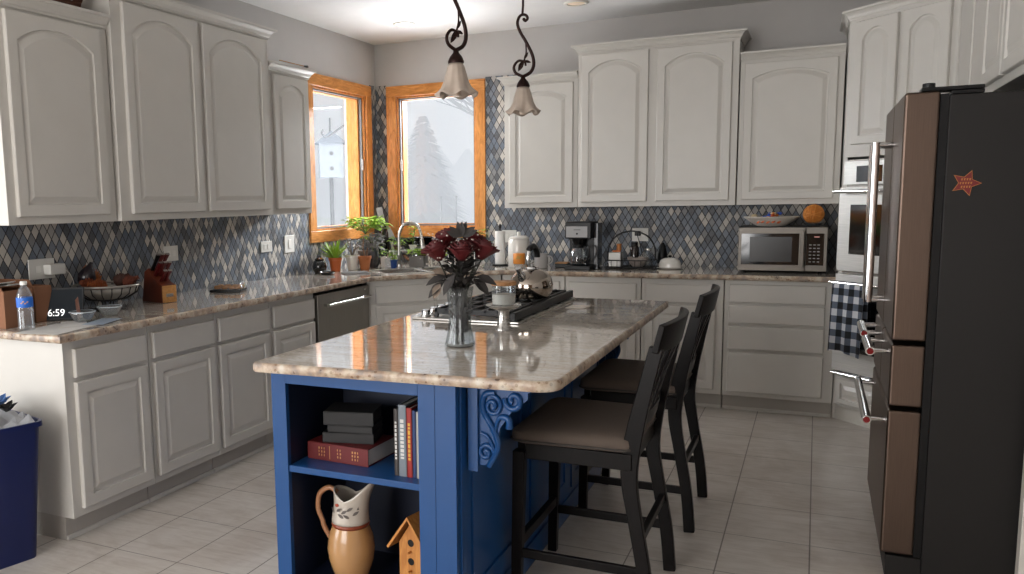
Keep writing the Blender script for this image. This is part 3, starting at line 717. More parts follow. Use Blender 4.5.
for lab, w_, h_, c_, tilt, gl in (('slim charcoal magazine-sized book, leftmost of the upright books', .014, .225, mat('charcoal_cover', (60, 54, 52), .5), 0, 1),
        ('tall grey-blue paperback with pale spine title on the upper shelf', .028, .24, mat('greyblue_cover', (112, 120, 128), .45), 0, 1),
        ('red upright paperback with yellow spine title on the upper shelf', .018, .232, mat('red_cover', (146, 30, 24), .45), 0, 2),
        ('thin navy upright paperback on the upper shelf', .012, .225, mat('navy_cover', (34, 54, 100), .45), 0, 0),
        ('pale upright paperback against the right side of the shelf', .02, .222, mat('cream_cover', (168, 166, 160), .5), 0, 0)):
    book(lab, IW(x, .05, zs), 0, w_, .17, h_, c_, upright=True, gilt=(PAPER if gl == 1 else mat('yellow_ink', (210, 160, 50), .5)) if gl else None); x += w_+.0022
# pitcher
r = thing('pitcher', 'tan and cream ceramic pitcher with painted flowers on the lower shelf', 'pitcher', IW(.225, .13, .1125))
r.scale = (1.03, 1.03, 1.06)
CREAMC = mat('cream_glaze', (186, 176, 164), .25, coat=.4); TANC = mat('tan_glaze', (178, 134, 88), .25, var=.12, coat=.4)
prof = [(.035, 0), (.045, .004), (.064, .035), (.078, .08), (.082, .12), (.076, .16), (.063, .195)]
MB().lathe(prof, seg=32).build('belly', TANC, r, smooth=True)
MB().lathe([(.0635, .195), (.066, .202), (.0635, .209)], seg=32, cap0=False, cap1=False).build('band', mat('red_brown_band', (130, 58, 34), .35), r, smooth=True, thick=.004)
m = MB(); rs = []
for k in range(11):
    t_ = k/10; z = .209+t_*.10; rad = .062-.018*t_*1.0+.010*max(0, t_-.6)*2
    ring = []
    for i in range(32):
        a = 2*pi*i/32; sp = max(0, cos(a))**4; rr = rad + sp*(.045*t_**2.2); zz = z + sp*.055*t_**2 + (-cos(a) if cos(a) < 0 else 0)*.012*t_**3 - (1-abs(cos(a)))*.02*t_**3
        ring.append((rr*cos(a), rr*sin(a), zz))
    rs.append(ring)
m.rings(rs, False, False); m.build('neck', CREAMC, r, smooth=True, thick=.004)
m = MB()
hp = catmull([(-.045, 0, .30), (-.075, 0, .315), (-.112, 0, .29), (-.12, 0, .24), (-.105, 0, .20), (-.098, 0, .175), (-.076, 0, .14)], 6); m.tube(hp, [.009]*len(hp), 8)
m.build('handle', mat('handle_glaze', (168, 118, 84), .3), r, smooth=True)
m = MB()
for a, zz, dr in ((-100, .25, 1), (-80, .26, 1), (-60, .245, 1), (-90, .235, -1), (-120, .255, 1), (-70, .235, -1), (-45, .262, 1), (-135, .245, -1)):
    aa = radians(a); rr = .058
    m.leaf((rr*cos(aa), rr*sin(aa)-.003, zz), (-sin(aa)*dr, cos(aa)*dr, .6), .026, .010, (cos(aa), sin(aa), 0), 0, 0)
m.build('painted_leaves', mat('leaf_paint', (96, 88, 84), .4), r, thick=.001)
m = MB()
for a, zz in ((-118, .275), (-92, .222)):
    aa = radians(a); m.sphere((.0585*cos(aa), .0585*sin(aa), zz), .007, 8, (1, .5, 1))
m.build('painted_flowers', mat('flower_paint', (164, 64, 40), .4), r)
r.rotation_euler.z = radians(8)
# birdhouse
r = thing('birdhouse', 'small wooden birdhouse with round holes on the lower shelf', 'birdhouse', IW(.43, .10, .1125), radians(-12))
BW = wood('birdhouse_wood', (166, 104, 44), (196, 134, 66), (8, 8, 1.5), .6)
fr_ = [(0, 0), (.10, 0), (.10, .19), (.05, .265), (0, .19)]
m = MB(); m.prism([(a, b) for a, b in fr_], 0, .10, lambda a, b, z: (a, z, b)); m.build('walls', BW, r, .001)
m = MB()
for sgn in (-1, 1):
    p0 = (.05, .28); p1 = (.05+sgn*.083, .165)
    n_ = Vector((p1[1]-p0[1], -(p1[0]-p0[0]))).normalized()*(.0085)
    if n_.y < 0: n_ = -n_
    m.prism([p0, p1, (p1[0]+n_.x, p1[1]+n_.y), (p0[0]+(0), p0[1]+.012)], -.02, .12, lambda a, b, z: (a, z, b))
m.build('roof', BW, r)
for z in (.195, .13, .065): MB().tube([(.05, -.0015, z), (.05, .0005, z)], .0125, 16).build('entrance_hole', BLACK, r)
for z in (.165, .098, .035): MB().tube([(.05, -.018, z), (.05, 0, z)], .004, 8).build('perch', BW, r, smooth=True)

# ------------------------------------------------------------------ bar stools (local: faces -x, back at +x)
def stool(label, loc, rz=0):
    r = thing('bar_stool', label, 'chair', loc, rz, 'bar stools at the island')
    sw = .235; XF, XB = -.222, .200; SZ = .595
    for s in (-1, 1):
        m = MB(); m.bar([(XF-.012, s*sw, 0), (XF, s*(sw-.006), .56)], [.032, .044], [.036, .044], (1, 0, 0)); m.build('front_leg', DARKW, r, .004)
        P = catmull([(.232, s*sw, 0), (.216, s*(sw-.004), .17), (.182, s*(sw-.008), .36), (.160, s*(sw-.01), .50), (.168, s*(sw-.01), .62), (.200, s*(sw-.012), .78), (.240, s*(sw-.018), .955)], 5)
        n_ = len(P); m = MB(); m.bar(P, [.030]*n_, [.045 + .014*math.exp(-((k/n_-.62)/.2)**2) for k in range(n_)], (1, 0, 0)); m.build('rear_leg', DARKW, r, .004)
    # apron
    m = MB(); m.box(XF+.024, XB-.03, -sw-.012, -sw+.014, .535, .592).box(XF+.024, XB-.03, sw-.014, sw+.012, .535, .592).box(XF-.014, XF+.012, -sw+.02, sw-.02, .535, .592).box(XB-.055, XB-.035, -sw+.02, sw-.02, .535, .592); m.build('apron', DARKW, r, .003)
    # stretchers
    for s in (-1, 1): MB().box(XF-.002, XB+.01, s*sw-.009, s*sw+.009, .165, .198).build('side_stretcher', DARKW, r, .003)
    MB().box(XF-.016, XF+.008, -sw+.018, sw-.018, .20, .238).build('footrest', DARKW, r, .003)
    MB().box(XB-.012, XB+.010, -sw+.012, sw-.012, .28, .31).build('rear_stretcher', DARKW, r, .003)
    # cushion
    m = MB(); base = []
    def outline(g_, z, cr=0):
        o_ = rc([(XF-.026-g_, -sw-.035-g_), (XB-.03+g_*.2, -sw-.012-g_), (XB-.03+g_*.2, sw+.012+g_), (XF-.026-g_, sw+.035+g_)], [.05, .04, .04, .05], 6)
        return [(x, y, z + cr*((x)**2*.0)) for x, y in o_]
    m.rings([outline(-.012, .5935), outline(0, .602), outline(.003, .618), outline(0, .636), outline(-.02, .648), outline(-.07, .655), outline(-.14, .656)]); m.build('seat', FABRIC, r, smooth=True)
    m = MB(); oo = [Vector(p) for p in outline(.004, .606)]; m.tube(oo+[oo[0]], .004, 6); m.build('seat_piping', mat('seat_piping', (70, 64, 60), .8), r, smooth=True)
    # crest rail curved backward
    m = MB(); rs = []
    for k in range(17):
        u = -1+2*k/16; y = u*(sw+.008); cx_ = .236+.035*(1-u*u)
        lean = .018
        rs.append([(cx_-.011, y, .94), (cx_+.011, y, .937), (cx_+.011+lean*1.2, y, 1.03+.006*(1-u*u)), (cx_-.009+lean*1.2, y, 1.035+.006*(1-u*u))])
    m.rings(rs); m.build('crest_rail', DARKW, r, .004)
    m = MB(); rs = []
    for k in range(9):
        u = -1+2*k/8; y = u*(sw-.012); cx_ = .165+.022*(1-u*u)
        rs.append([(cx_-.01, y, .665), (cx_+.01, y, .663), (cx_+.020, y, .715), (cx_+.0, y, .718)])
    m.rings(rs); m.build('lower_back_rail', DARKW, r, .003)
    for k, u in enumerate((-.72, -.36, 0, .36, .72)):
        y0_ = u*(sw-.04); y1_ = u*(sw-.03)
        m = MB(); m.bar([(.172+.022*(1-u*u), y0_, .712), (.200+.028*(1-u*u), y0_, .83), (.237+.035*(1-u*u), y1_, .945)], [.030 if k != 2 else .034]*3, .010, (1, 0, 0)); m.build('back_slat', DARKW, r, .002)
    return r
stool('dark wooden bar stool nearest the camera with a brown padded seat', (2.752, -3.52, 0))
stool('dark wooden bar stool farther along the island, behind the nearer stool', (2.770, -2.63, 0))

# ------------------------------------------------------------------ pendants and ceiling lights
def pendant(label, x, y, zb, rz, tilt):
    r = thing('pendant_light', label, 'lamp', (x, y, zb), rz, 'scrolled pendant lamps over the island')
    wv = lambda rr, z, a: .08*sin(6*a)*max(0, 1-z/.06) + .018*cos(12*a)
    m = MB(); m.lathe([(.081, 0), (.071, .009), (.060, .024), (.050, .048), (.042, .078), (.034, .105), (.026, .124)], seg=72, cap0=False, cap1=False, wave=wv); [setattr(v.co, 'z', v.co.z + .009*sin(6*math.atan2(v.co.y, v.co.x)+.6)*max(0, 1-v.co.z/.04)) for v in m.bm.verts]; m.build('lamp_shade', ALAB, r, smooth=True, thick=.003)
    m = MB(); m.lathe([(.014, -.008), (.018, .0), (.018, .05), (.014, .07)], seg=16); m.build('bulb', mat('frosted_bulb', (206, 186, 170), .4), r, smooth=True)
    m = MB(); m.lathe([(.031, .120), (.032, .128), (.024, .146), (.012, .160), (.009, .175)], seg=20); m.build('socket_cap', BRONZE, r, smooth=True)
    # scrolls in the local x-z plane
    m = MB()
    def T(pts, r_, n=6):
        P = catmull([(a*1.2, 0, b) for a, b in pts], n); k = len(P)
        m.tube(P, r_ if not isinstance(r_, tuple) else [r_[0]+(r_[1]-r_[0])*i/(k-1) for i in range(k)], 8)
    T([(0, .17), (-.03, .19), (-.036, .22), (-.018, .245), (.006, .238), (.010, .22)], (.0075, .005))
    T([(0, .17), (.030, .19), (.042, .225), (.036, .27), (.012, .33), (-.012, .38), (-.022, .42), (-.012, .452), (.008, .456), (.018, .44), (.010, .428), (.002, .434)], (.0085, .006))
    T([(.010, .33), (.012, .28), (.002, .24), (-.006, .22)], (.003, .005))
    m.sphere((.004, 0, .436), .008, 8)
    m.build('scroll', BRONZE, r, smooth=True)
    m = MB(); m.leaf((.002, 0, .245), (-.5, .1, -1), .055, .024, (0, -1, 0), 0, .2); m.leaf((.004, 0, .245), (1, .1, -.3), .035, .014, (0, -1, 0), 0, .2); m.leaf((.004, 0, .25), (.6, 0, 1), .04, .014, (0, -1, 0), 0, .2)
    m.build('metal_leaf', BRONZE, r, thick=.003)
    m = MB(); m.tube([(-.004, 0, .452), (0, 0, .50), (0, 0, H-zb-.025)], .0055, 8); m.build('rod', BRONZE, r, smooth=True)
    m = MB(); m.lathe([(.06, H-zb-.002), (.058, H-zb-.014), (.03, H-zb-.028), (.008, H-zb-.035)], seg=24); m.build('ceiling_rose', BRONZE, r, smooth=True)
pendant('scrolled bronze pendant lamp with alabaster shade, the left of the pair', 2.155, -3.40, 1.855, radians(60), 0)
pendant('scrolled bronze pendant lamp with alabaster shade, the right of the pair', 2.155, -2.56, 1.855, radians(15), 0)
for (x, y, lab, on) in ((.60, -.65, 'bright round recessed ceiling light above the sink corner', 5), (1.91, -.64, 'dim round recessed ceiling light above the back cabinets', .25)):
    r = thing('ceiling_light', lab, 'light', (x, y, H-.001))
    m = MB(); m.lathe([(.062, 0), (.064, -.006), (.082, -.005), (.086, 0)], seg=32, cap0=False, cap1=False); m.build('trim_ring', TRIMW, r, smooth=True, thick=.001)
    MB().lathe([(.061, -.0005), (.055, -.003), (.001, -.004)], seg=24, cap0=False).build('lens', mat('lit_lens' if on > 1 else 'dim_lens', (240, 236, 228) if on > 1 else (190, 160, 130), .5, emit=(255, 244, 226), es=on), r, smooth=True)
    l = bpy.data.lights.new('downlight', 'SPOT'); l.energy = 8*on/5; l.spot_size = radians(110); l.shadow_soft_size = .05; o = bpy.data.objects.new('downlight', l); o.location = (0, 0, -.02); o.parent = r; COL.objects.link(o)

# ------------------------------------------------------------------ items: island
ZT = .9205
# cooktop
r = thing('cooktop', 'stainless gas cooktop with black cast iron grates set in the island', 'cooktop', (2.09, -2.70, ZT))
m = MB(); m.box(-.25, .25, -.49, .46, 0, .010); m.build('tray', STEEL, r, .003)
for gy in (-.30, 0, .30):
    m = MB(); x0, x1, ya, yb = -.155, .20, gy-.145, gy+.145; z0, z1 = .034, .048
    m.box(x0, x1, ya, ya+.014, z0-.01, z1).box(x0, x1, yb-.014, yb, z0-.01, z1).box(x0, x0+.014, ya, yb, z0-.01, z1).box(x1-.014, x1, ya, yb, z0-.01, z1)
    for k in range(5):
        xx = x0+.055+k*.061; m.box(xx-.006, xx+.006, ya, yb, z0, z1+.003)
    m.box(x0, x1, gy-.006, gy+.006, z0, z1)
    for fx_ in (x0+.007, x1-.007):
        for fy_ in (ya+.007, yb-.007): m.box(fx_-.009, fx_+.009, fy_-.009, fy_+.009, .0105, z0)
    m.build('grate', CASTI, r, .002)
for bx_, by_ in ((-.07, -.30), (.11, -.30), (.02, 0), (-.07, .30), (.11, .30)):
    MB().lathe([(.04, .0105), (.038, .018), (.028, .021), (.026, .028), (.001, .029)], (bx_, by_, 0), 20, cap1=False).build('burner', BLACK, r, smooth=True)
for ky in (-.43, -.345, -.26, -.175, -.09):
    k_ = MB().lathe([(.024, .0105), (.024, .014), (.019, .016), (.018, .036), (.016, .039)], (-.205, ky, 0), 20).build('knob', CHROME, r, smooth=True)
MB().box(.212, .234, -.485, .455, .0105, .047).build('vent_bar', CASTI, r, .004)
# kettle
KX, KY = 2.235, -2.68; KZ = ZT+.0515
r = thing('kettle', 'polished round steel kettle on the cooktop', 'kettle', (KX, KY, KZ), radians(78))
r.scale = (1.12, 1.12, 1.1)
m = MB(); m.lathe([(.055, 0), (.075, .006), (.090, .035), (.092, .06), (.084, .09), (.062, .115), (.034, .126), (.03, .128)], seg=36); m.build('body', mat('mirror_steel', (168, 158, 148), .05, 1), r, smooth=True)
m = MB(); m.lathe([(.032, .128), (.03, .136), (.01, .142), (.008, .15), (.013, .158), (.008, .166)], seg=20); m.build('lid', CHROME, r, smooth=True)
m = MB(); m.tube(catmull([(-.07, 0, .085), (-.095, 0, .115), (-.112, 0, .14)], 5), [.018]*5+[.012]*6, 12); m.build('spout', CHROME, r, smooth=True)
m = MB(); P = catmull([(-.02, 0, .13), (-.025, 0, .17), (-.02, 0, .21), (.015, 0, .225), (.045, 0, .20), (.05, 0, .175)], 6); m.tube(P, [.007]*12+[.013]*(len(P)-12), 10); m.build('handle', BLACK, r, smooth=True)
m = MB(); m.tube(catmull([(-.018, 0, .128), (-.028, 0, .17), (-.022, 0, .205)], 5), .010, 8); m.build('handle_bracket', CHROME, r, smooth=True)
# candle on pedestal dish
CX, CY = 2.325, -3.335
r = thing('pedestal_stand', 'small silver pedestal stand carrying a candle jar on the island', 'stand', (CX, CY, ZT))
m = MB(); m.lathe([(.034, 0), (.034, .004), (.028, .012), (.022, .07), (.024, .08), (.05, .087), (.072, .10), (.070, .103), (.001, .096)], seg=32, cap1=False); m.build('pedestal', STEEL, r, smooth=True)
r = thing('candle_jar', 'glass candle jar with a pale wooden lid on the pedestal stand', 'candle', (CX, CY, ZT+.1035))
m = MB(); m.lathe([(.046, 0), (.048, .004), (.048, .078)], seg=32, cap1=False); m.build('glass', JAR, r, smooth=True)
MB().lathe([(.0455, .0015), (.0455, .042), (.001, .043)], seg=28, cap1=False).build('wax', WAX, r, smooth=True)
MB().lathe([(.05, .0785), (.051, .081), (.051, .091), (.049, .093)], seg=32).build('lid', CORKW, r, smooth=True)
# counter outlet plate on the island
r = thing('counter_outlet', 'flat square pop-up outlet plate set in the island top', 'outlet', (2.43, -2.56, ZT+.0002), radians(-4))
MB().box(-.045, .045, -.055, .055, 0, .003).build('plate', mat('beige_plate', (216, 209, 200), .6), r, .001)
MB().box(-.012, .012, -.02, .0, .0031, .004).build('button', STEEL, r)
# vase of roses
VX, VY = 2.30, -3.74
r = thing('vase', 'cut crystal vase holding the dark red roses on the island', 'vase', (VX, VY, ZT))
fl = lambda rr, z, a: .05*cos(12*a)
m = MB(); m.lathe([(.050, 0), (.054, .006), (.050, .02), (.042, .06), (.039, .10), (.040, .14), (.044, .18), (.050, .215)], seg=72, cap1=False, wave=fl); m.build('glass', CRYST, r, smooth=True, thick=.002)
MB().lathe([(.0465, .003), (.048, .012), (.001, .0125)], seg=32, cap1=False).build('base', mat('crystal_base', (170, 168, 166), .1, coat=.5), r, smooth=True)
r = thing('rose_bouquet', 'dark red roses with dried leaves standing in the crystal vase', 'flowers', (VX, VY, ZT+.0126))
cr = Vector((.896, .444, 0)); cf = Vector((-.444, .896, 0))
def bq(a, b, z): return cr*a + cf*b + Vector((0, 0, z))
heads = [(-.083, -.02, .345, .044), (.006, -.05, .345, .042), (.090, .0, .345, .044), (-.035, .05, .39, .038), (.055, .06, .375, .036), (-.045, -.0, .385, .030)]
m = MB()
for a, b, z, s_ in heads:
    m.tube(catmull([(random.uniform(-.015, .015), random.uniform(-.015, .015), .0), bq(a*.2, b*.2, .16), bq(a, b, z-s_*.6)], 5), .0028, 6)
for k in range(10):
    a = random.uniform(0, 6.28); m.tube([(.015*cos(a), .015*sin(a), 0), (.02*cos(a+2), .02*sin(a+2), .18), (.06*cos(a+2), .06*sin(a+2), .27)], .002, 5)
m.build('stems', mat('dark_stem', (40, 42, 34), .7), r, smooth=True)
for a, b, z, s_ in heads:
    m = MB(); c0 = bq(a, b, z); ax = (bq(a, b, z)-bq(0, 0, .12)).normalized(); q = Vector((0, 0, 1)).rotation_difference(ax).to_matrix().to_4x4()
    for lay, (n_, rr, op) in enumerate(((3, .35, .1), (4, .6, .25), (5, .85, .45), (6, 1.05, .75))):
        for k in range(n_):
            th = 2*pi*k/n_ + lay*.7; rs = []
            for v_ in range(5):
                vv = v_/4; row = []
                for u_ in range(6):
                    uu = -1+2*u_/5; an = th+uu*1.0*pi/n_*1.15; rad = s_*rr*(.25+.75*sin(vv*1.45)) + s_*op*.35*vv**3
                    zz = -s_*.9 + s_*1.55*vv*(1-.12*uu*uu*vv) - s_*op*.35*vv**4 - lay*s_*.06
                    row.append(tuple(Vector((rad*cos(an), rad*sin(an), zz))))
                rs.append(row)
            m.rings(rs, False, False, closed=False)
    m.xf(Matrix.Translation(c0) @ q); m.build('rose', ROSE, r, smooth=True, thick=.001)
m = MB()
for k in range(300):
    a = random.uniform(0, 2*pi); z = random.uniform(.03, .33); rr = .012+random.random()*.03*(1 if z > .2 else .4)
    if z < .2: rr = min(rr+.008, .026)
    m.leaf((rr*cos(a), rr*sin(a), z), (cos(a)*(.9 if z > .2 else .15), sin(a)*(.9 if z > .2 else .15), random.uniform(.2, 1.1)), random.uniform(.04, .07) if z > .2 else .035, random.uniform(.022, .036), (0, 0, 1), .3)
for a, b, z, dx, dz in ((-.05, -.02, .24, -1, -.25), (-.055, 0, .22, -1, -.8), (.06, -.02, .24, 1, -.3), (.05, 0, .23, .8, -.7), (-.02, -.045, .25, -.4, -.6)):
    m.leaf(bq(a, b, z), bq(dx, -.1, dz), .075, .042, (0, -.6, .8), .15)
m.build('leaves', GREYLEAF, r)
m = MB()
for dx, dz in ((-.9, .9), (-.3, 1.2), (.35, 1.3), (.9, .8), (0, .6), (-.6, .3), (.65, .35)): m.leaf(bq(.004, -.085, .385), bq(dx, -.15, dz), .062, .026, (0, -1, 0), .1)
m.build('ribbon_leaves', GREYLEAF, r)['label'] = 'dark pointed leaf tuft above the front rose'
m = MB()
for a, b, z, dx, dz in ((-.07, -.01, .215, -.5, -1), (-.045, .0, .25, -1, .4)): m.leaf(bq(a, b, z), bq(dx, -.1, dz), .055, .034, (0, -1, 0), .1)
m.build('tan_leaves', TANLEAF, r)
m = MB()
for k in range(120):
    a = random.gauss(0, .06); z = random.uniform(.29, .40) + (.02 if a > .04 else 0); p = bq(a, random.uniform(-.065, .04), z); m.sphere(tuple(p), random.uniform(.0022, .004), 5)
m.build('babys_breath', BREATH, r)['kind'] = 'stuff'

# ------------------------------------------------------------------ items: left worktop
CT = .9212
# cardboard boxes
def carton(label, loc, rz, w, d, h, flaps=True):
    r = thing('cardboard_box', label, 'box', loc, rz); t = .004
    m = MB(); m.box(0, w, 0, t, 0, h).box(0, w, d-t, d, 0, h).box(0, t, t, d-t, 0, h).box(w-t, w, t, d-t, 0, h).box(t, w-t, t, d-t, 0, t); m.build('carton', CARD, r)
    m = MB()
    m.bar([(w/2, 0, h+.001), (w/2, -.02, h+.035)], w*.96, .003, (0, 1, 0)); m.build('flap', CARD, r)
    return r
carton('open cardboard box with white papers at the far left of the worktop', (.03, -4.06, CT), radians(4), .25, .16, .165)
m = MB(); m.bar([(0, 0, .0), (.13, .02, .03)], .09, .004); m.bar([(0, .03, .01), (.15, .04, .018)], .09, .003); o = m.build('crumpled_paper', PAPER, None); o.location = (.08, -3.98, CT+.166); tag(o, 'white papers sticking out of the open cardboard box', 'paper')
carton('brown cardboard box behind the water bottle', (.035, -3.86, CT), radians(2), .21, .10, .165)
# bottle
r = thing('water_bottle', 'clear plastic water bottle with a blue label', 'bottle', (.40, -4.035, CT))
wv = lambda rr, z, a: 0
prof = [(.028, 0), (.033, .004), (.034, .012)]
for k in range(6): z = .02+k*.011; prof += [(.034, z), (.0315, z+.005)]
prof += [(.0335, .09), (.033, .10), (.033, .145), (.031, .155), (.022, .178), (.013, .19), (.0125, .196)]
MB().lathe(prof, seg=28, cap1=False).build('bottle_body', CLEARP, r, smooth=True)
MB().lathe([(.0338, .102), (.0342, .104), (.0342, .143), (.0338, .145)], seg=28, cap0=False, cap1=False).build('label', mat('blue_label', (36, 104, 200), .4), r, smooth=True)
MB().lathe([(.0145, .197), (.0145, .211), (.013, .213)], seg=20).build('cap', WHITEP, r, smooth=True)
m = MB()
for k, (a, z) in enumerate(((-70, .12), (-58, .126), (-45, .118), (-30, .124))): 
    aa = radians(a); m.leaf((.0346*cos(aa), .0346*sin(aa), z), (-sin(aa), cos(aa), .3), .01, .006, (cos(aa), sin(aa), 0), 0, 0)
m.build('label_mark', mat('label_mark', (196, 150, 90), .5), r)
# smart display
r = thing('smart_display', 'small tablet-style clock display leaning back on the left worktop', 'clock', (.30, -3.76, CT), radians(32))
bk = lambda x, y, z: (x, y + z*.28, z)
def tilted(m, x0, x1, y0, y1, z0, z1): 
    s0 = len(m.bm.verts); m.box(x0, x1, y0, y1, z0, z1); m.bm.verts.ensure_lookup_table()
    for v in list(m.bm.verts)[s0:]: v.co.y += v.co.z*.28
    return m
m = MB(); tilted(m, -.10, .10, 0, .012, .004, .150); m.build('frame', mat('charcoal_plastic', (34, 34, 36), .6), r, .003)
m = MB(); m.box(-.08, .08, .0, .075, 0, .004); m.prism([(.0, 0), (.075, 0), (.05, .09), (.03, .09)], -.06, .06, lambda a, b, z: (z, a+.012, b)); m.build('stand', mat('charcoal_plastic', (34, 34, 36), .6), r, .002)
m = MB(); tilted(m, -.093, .093, -.0015, -.0003, .011, .142); m.build('screen', mat('dark_screen', (18, 21, 24), .6, spec=.2, emit=(60, 74, 84), es=.08), r)
LIT = mat('lit_digits', (240, 240, 240), .5, emit=(250, 250, 250), es=.9)
text('6:59', .046, LIT, r, (-.022, .0055, .035), (radians(90-15.6), 0, 0), 'clock_digits')
# papers
for k, (lab, x, y, rz, w_, d_, c_) in enumerate((('large white sheet of paper lying at the end of the left worktop', .50, -3.96, 12, .22, .29, PAPER), ('white envelope lying between the display and the glass bowls', .46, -3.83, 50, .11, .20, PAPER), ('blue-printed leaflet lying in front of the glass bowls', .53, -3.73, 20, .10, .20, mat('leaflet', (150, 164, 182), .5)))):
    m = MB(); z_ = .0005+.0012*k; m.box(-w_/2, w_/2, -d_/2, d_/2, 0, .0009)
    o = m.build('paper_sheet', c_, None); o.location = (x, y, CT+.0012*k); o.rotation_euler = (0, 0, radians(rz)); tag(o, lab, 'paper')
# glass bowls
def gbowl(label, x, y, z=CT):
    r = thing('glass_bowl', label, 'bowl', (x, y, z))
    wv = lambda rr, zz, a: .05*cos(8*a)*(zz/.045)
    MB().lathe([(.028, 0), (.034, .003), (.044, .018), (.052, .036), (.056, .044)], seg=48, cap1=False, wave=wv).build('bowl_wall', JAR, r, smooth=True, thick=.003)
    MB().lathe([(.0525, .046), (.057, .044), (.0555, .048)], seg=48, cap0=False, cap1=False, wave=lambda rr, zz, a: .05*cos(8*a)).build('rim', mat('glass_rim', (190, 198, 204), .1, coat=.5), r, smooth=True)
    return r
gbowl('small glass bowl in front of the clock display', .45, -3.77, CT+.004)
gbowl('small empty glass bowl in front of the fruit basket', .40, -3.555)
m = MB(); m.bar([(0, 0, 0), (.0, .035, .095)], [.075, .06], .002, (1, 0, 0)); o = m.build('tea_packet', mat('packet_print', (122, 84, 70), .5, var=.4, vscale=30), None); o.location = (.435, -3.775, CT+.012); o.rotation_euler = (0, 0, radians(60)); tag(o, 'brown printed packet standing in the front glass bowl', 'packet')
# fruit basket
FXX, FYY = .19, -3.36
r = thing('wire_basket', 'round black wire pedestal basket of pine cones', 'basket', (FXX, FYY, CT))
m = MB(); n_ = 40
def circ(rad, z): return [(rad*cos(2*pi*k/n_), rad*sin(2*pi*k/n_), z) for k in range(n_+1)]
m.tube(circ(.165, .125), .006, 8); m.build('rim', mat('rim_silver', (170, 166, 160), .3, .8), r, smooth=True)
m = MB(); m.tube(circ(.10, .055), .003, 6); m.tube(circ(.07, .003), .0035, 6); m.tube(circ(.035, .045), .004, 6)
for k in range(20):
    a = 2*pi*k/20; m.tube([(.165*cos(a), .165*sin(a), .124), (.15*cos(a), .15*sin(a), .085), (.10*cos(a), .10*sin(a), .055), (.035*cos(a), .035*sin(a), .046)], .0028, 5)
for k in range(4):
    a = 2*pi*k/4+.4; m.tube(catmull([(.035*cos(a), .035*sin(a), .046), (.03*cos(a), .03*sin(a), .02), (.07*cos(a), .07*sin(a), .003), (.10*cos(a), .10*sin(a), .004)], 5), .0035, 6)
m.build('wirework', CASTI, r, smooth=True)
MB().lathe([(.034, .051), (.096, .06), (.145, .09), (.157, .115)], seg=36, cap1=False).build('liner_bowl', mat('liner_grey', (150, 146, 140), .5), r, smooth=True, thick=.002)
def cone_(m, ln, rad):
    rows = 9
    for j in range(rows):
        t_ = j/(rows-1); rr = rad*(.55+.45*sin(pi*min(1, t_*1.1+.15)))*(1-.45*t_); z = ln*t_
        for k in range(9):
            a = 2*pi*(k+.5*(j % 2))/9; m.leaf((rr*.35*cos(a), rr*.35*sin(a), z), (cos(a), sin(a), .55), rr*.75, rr*.62, (0, 0, 1), -.15, .1)
    m.lathe([(rad*.3, 0), (rad*.45, ln*.3), (rad*.2, ln*.95), (.001, ln)], seg=8)
    return m
cols = [(112, 52, 26), (150, 78, 36), (96, 44, 26), (168, 92, 40), (70, 40, 30), (124, 60, 30)]
for k, (x, y, z, rx, ry, ln, lab) in enumerate(((-.03, -.06, .14, 70, 20, .09, 'front pine cone'), (.05, -.05, .14, 60, -60, .09, 'small orange-brown pine cone in the wire basket, right front'), (.085, .03, .145, -50, 50, .08, 'orange pine cone at the right end of the wire basket'), (-.07, .02, .16, 30, -30, .10, 'dark pine cone standing highest in the wire basket'), (.0, .06, .15, -70, 10, .09, 'brown pine cone at the back of the wire basket'))):
    m = MB(); cone_(m, ln, .042); o = m.build('pine_cone', mat('cone_%d' % k, cols[k], .75, var=.3, vscale=30), None, thick=.0015)
    o.location = (FXX+x, FYY+y, CT+z-.02); o.rotation_euler = (radians(rx), radians(ry), 0); tag(o, lab if k else 'reddish pine cone in front in the wire basket', 'pine cone', 'pine cones in the wire basket')
# a slanted dark gourd-like item
m = MB(); m.lathe([(.012, 0), (.04, .02), (.046, .055), (.03, .09), (.012, .115), (.006, .13)], seg=20); o = m.build('eggplant', mat('dark_purple_skin', (26, 18, 24), .25), None, smooth=True); o.location = (FXX-.085, FYY-.07, CT+.12); o.rotation_euler = (radians(-14), radians(12), 0); tag(o, 'very dark rounded vegetable leaning in the left of the wire basket', 'vegetable')
# knife block
r = thing('knife_block', 'dark wooden knife block with a pale front face and knives', 'knife block', (.24, -3.02, CT), radians(-15))
side_ = [(-.10, 0), (.10, 0), (.10, .085), (-.0, .19), (-.075, .16)]
# local x runs from back to front (front = +x)
m = MB(); m.prism([(-.12, 0), (.078, 0), (.078, .095), (.035, .108), (-.045, .185), (-.085, .165)], -.045, .045, lambda a, b, z: (a, z, b)); m.build('block', KBW, r, .003)
MB().box(.0785, .0815, -.044, .044, .001, .094).build('front_face', KBE, r, .001)
MB().box(.082, .0835, -.022, .022, .032, .05).build('badge', STEEL, r)
dv = Vector((.62, 0, .78)).normalized()
MARO = mat('maroon_handle', (84, 16, 16), .35)
i_ = 0
for row in range(3):
    for col_ in range(3 if row else 2):
        base = Vector((.025-.03*row, -.028+.028*col_+(.014 if row == 0 else 0), .112+.029*row)); L_ = .075+.018*row
        m = MB(); q0 = base+dv*.004; q1 = base+dv*(.004+L_)
        m.bar([q0, q0+(q1-q0)*.5, q1], [.013, .011, .013], [.020, .018, .024], (0, 1, 0)); k_ = m.build('knife_handle', BLACK if (row == 2 and col_ == 0) else MARO, r, .003)
        m = MB(); m.bar([q1+dv*.0005, q1+dv*.004], .0135, .022, (0, 1, 0)); m.build('end_cap', STEEL, k_)
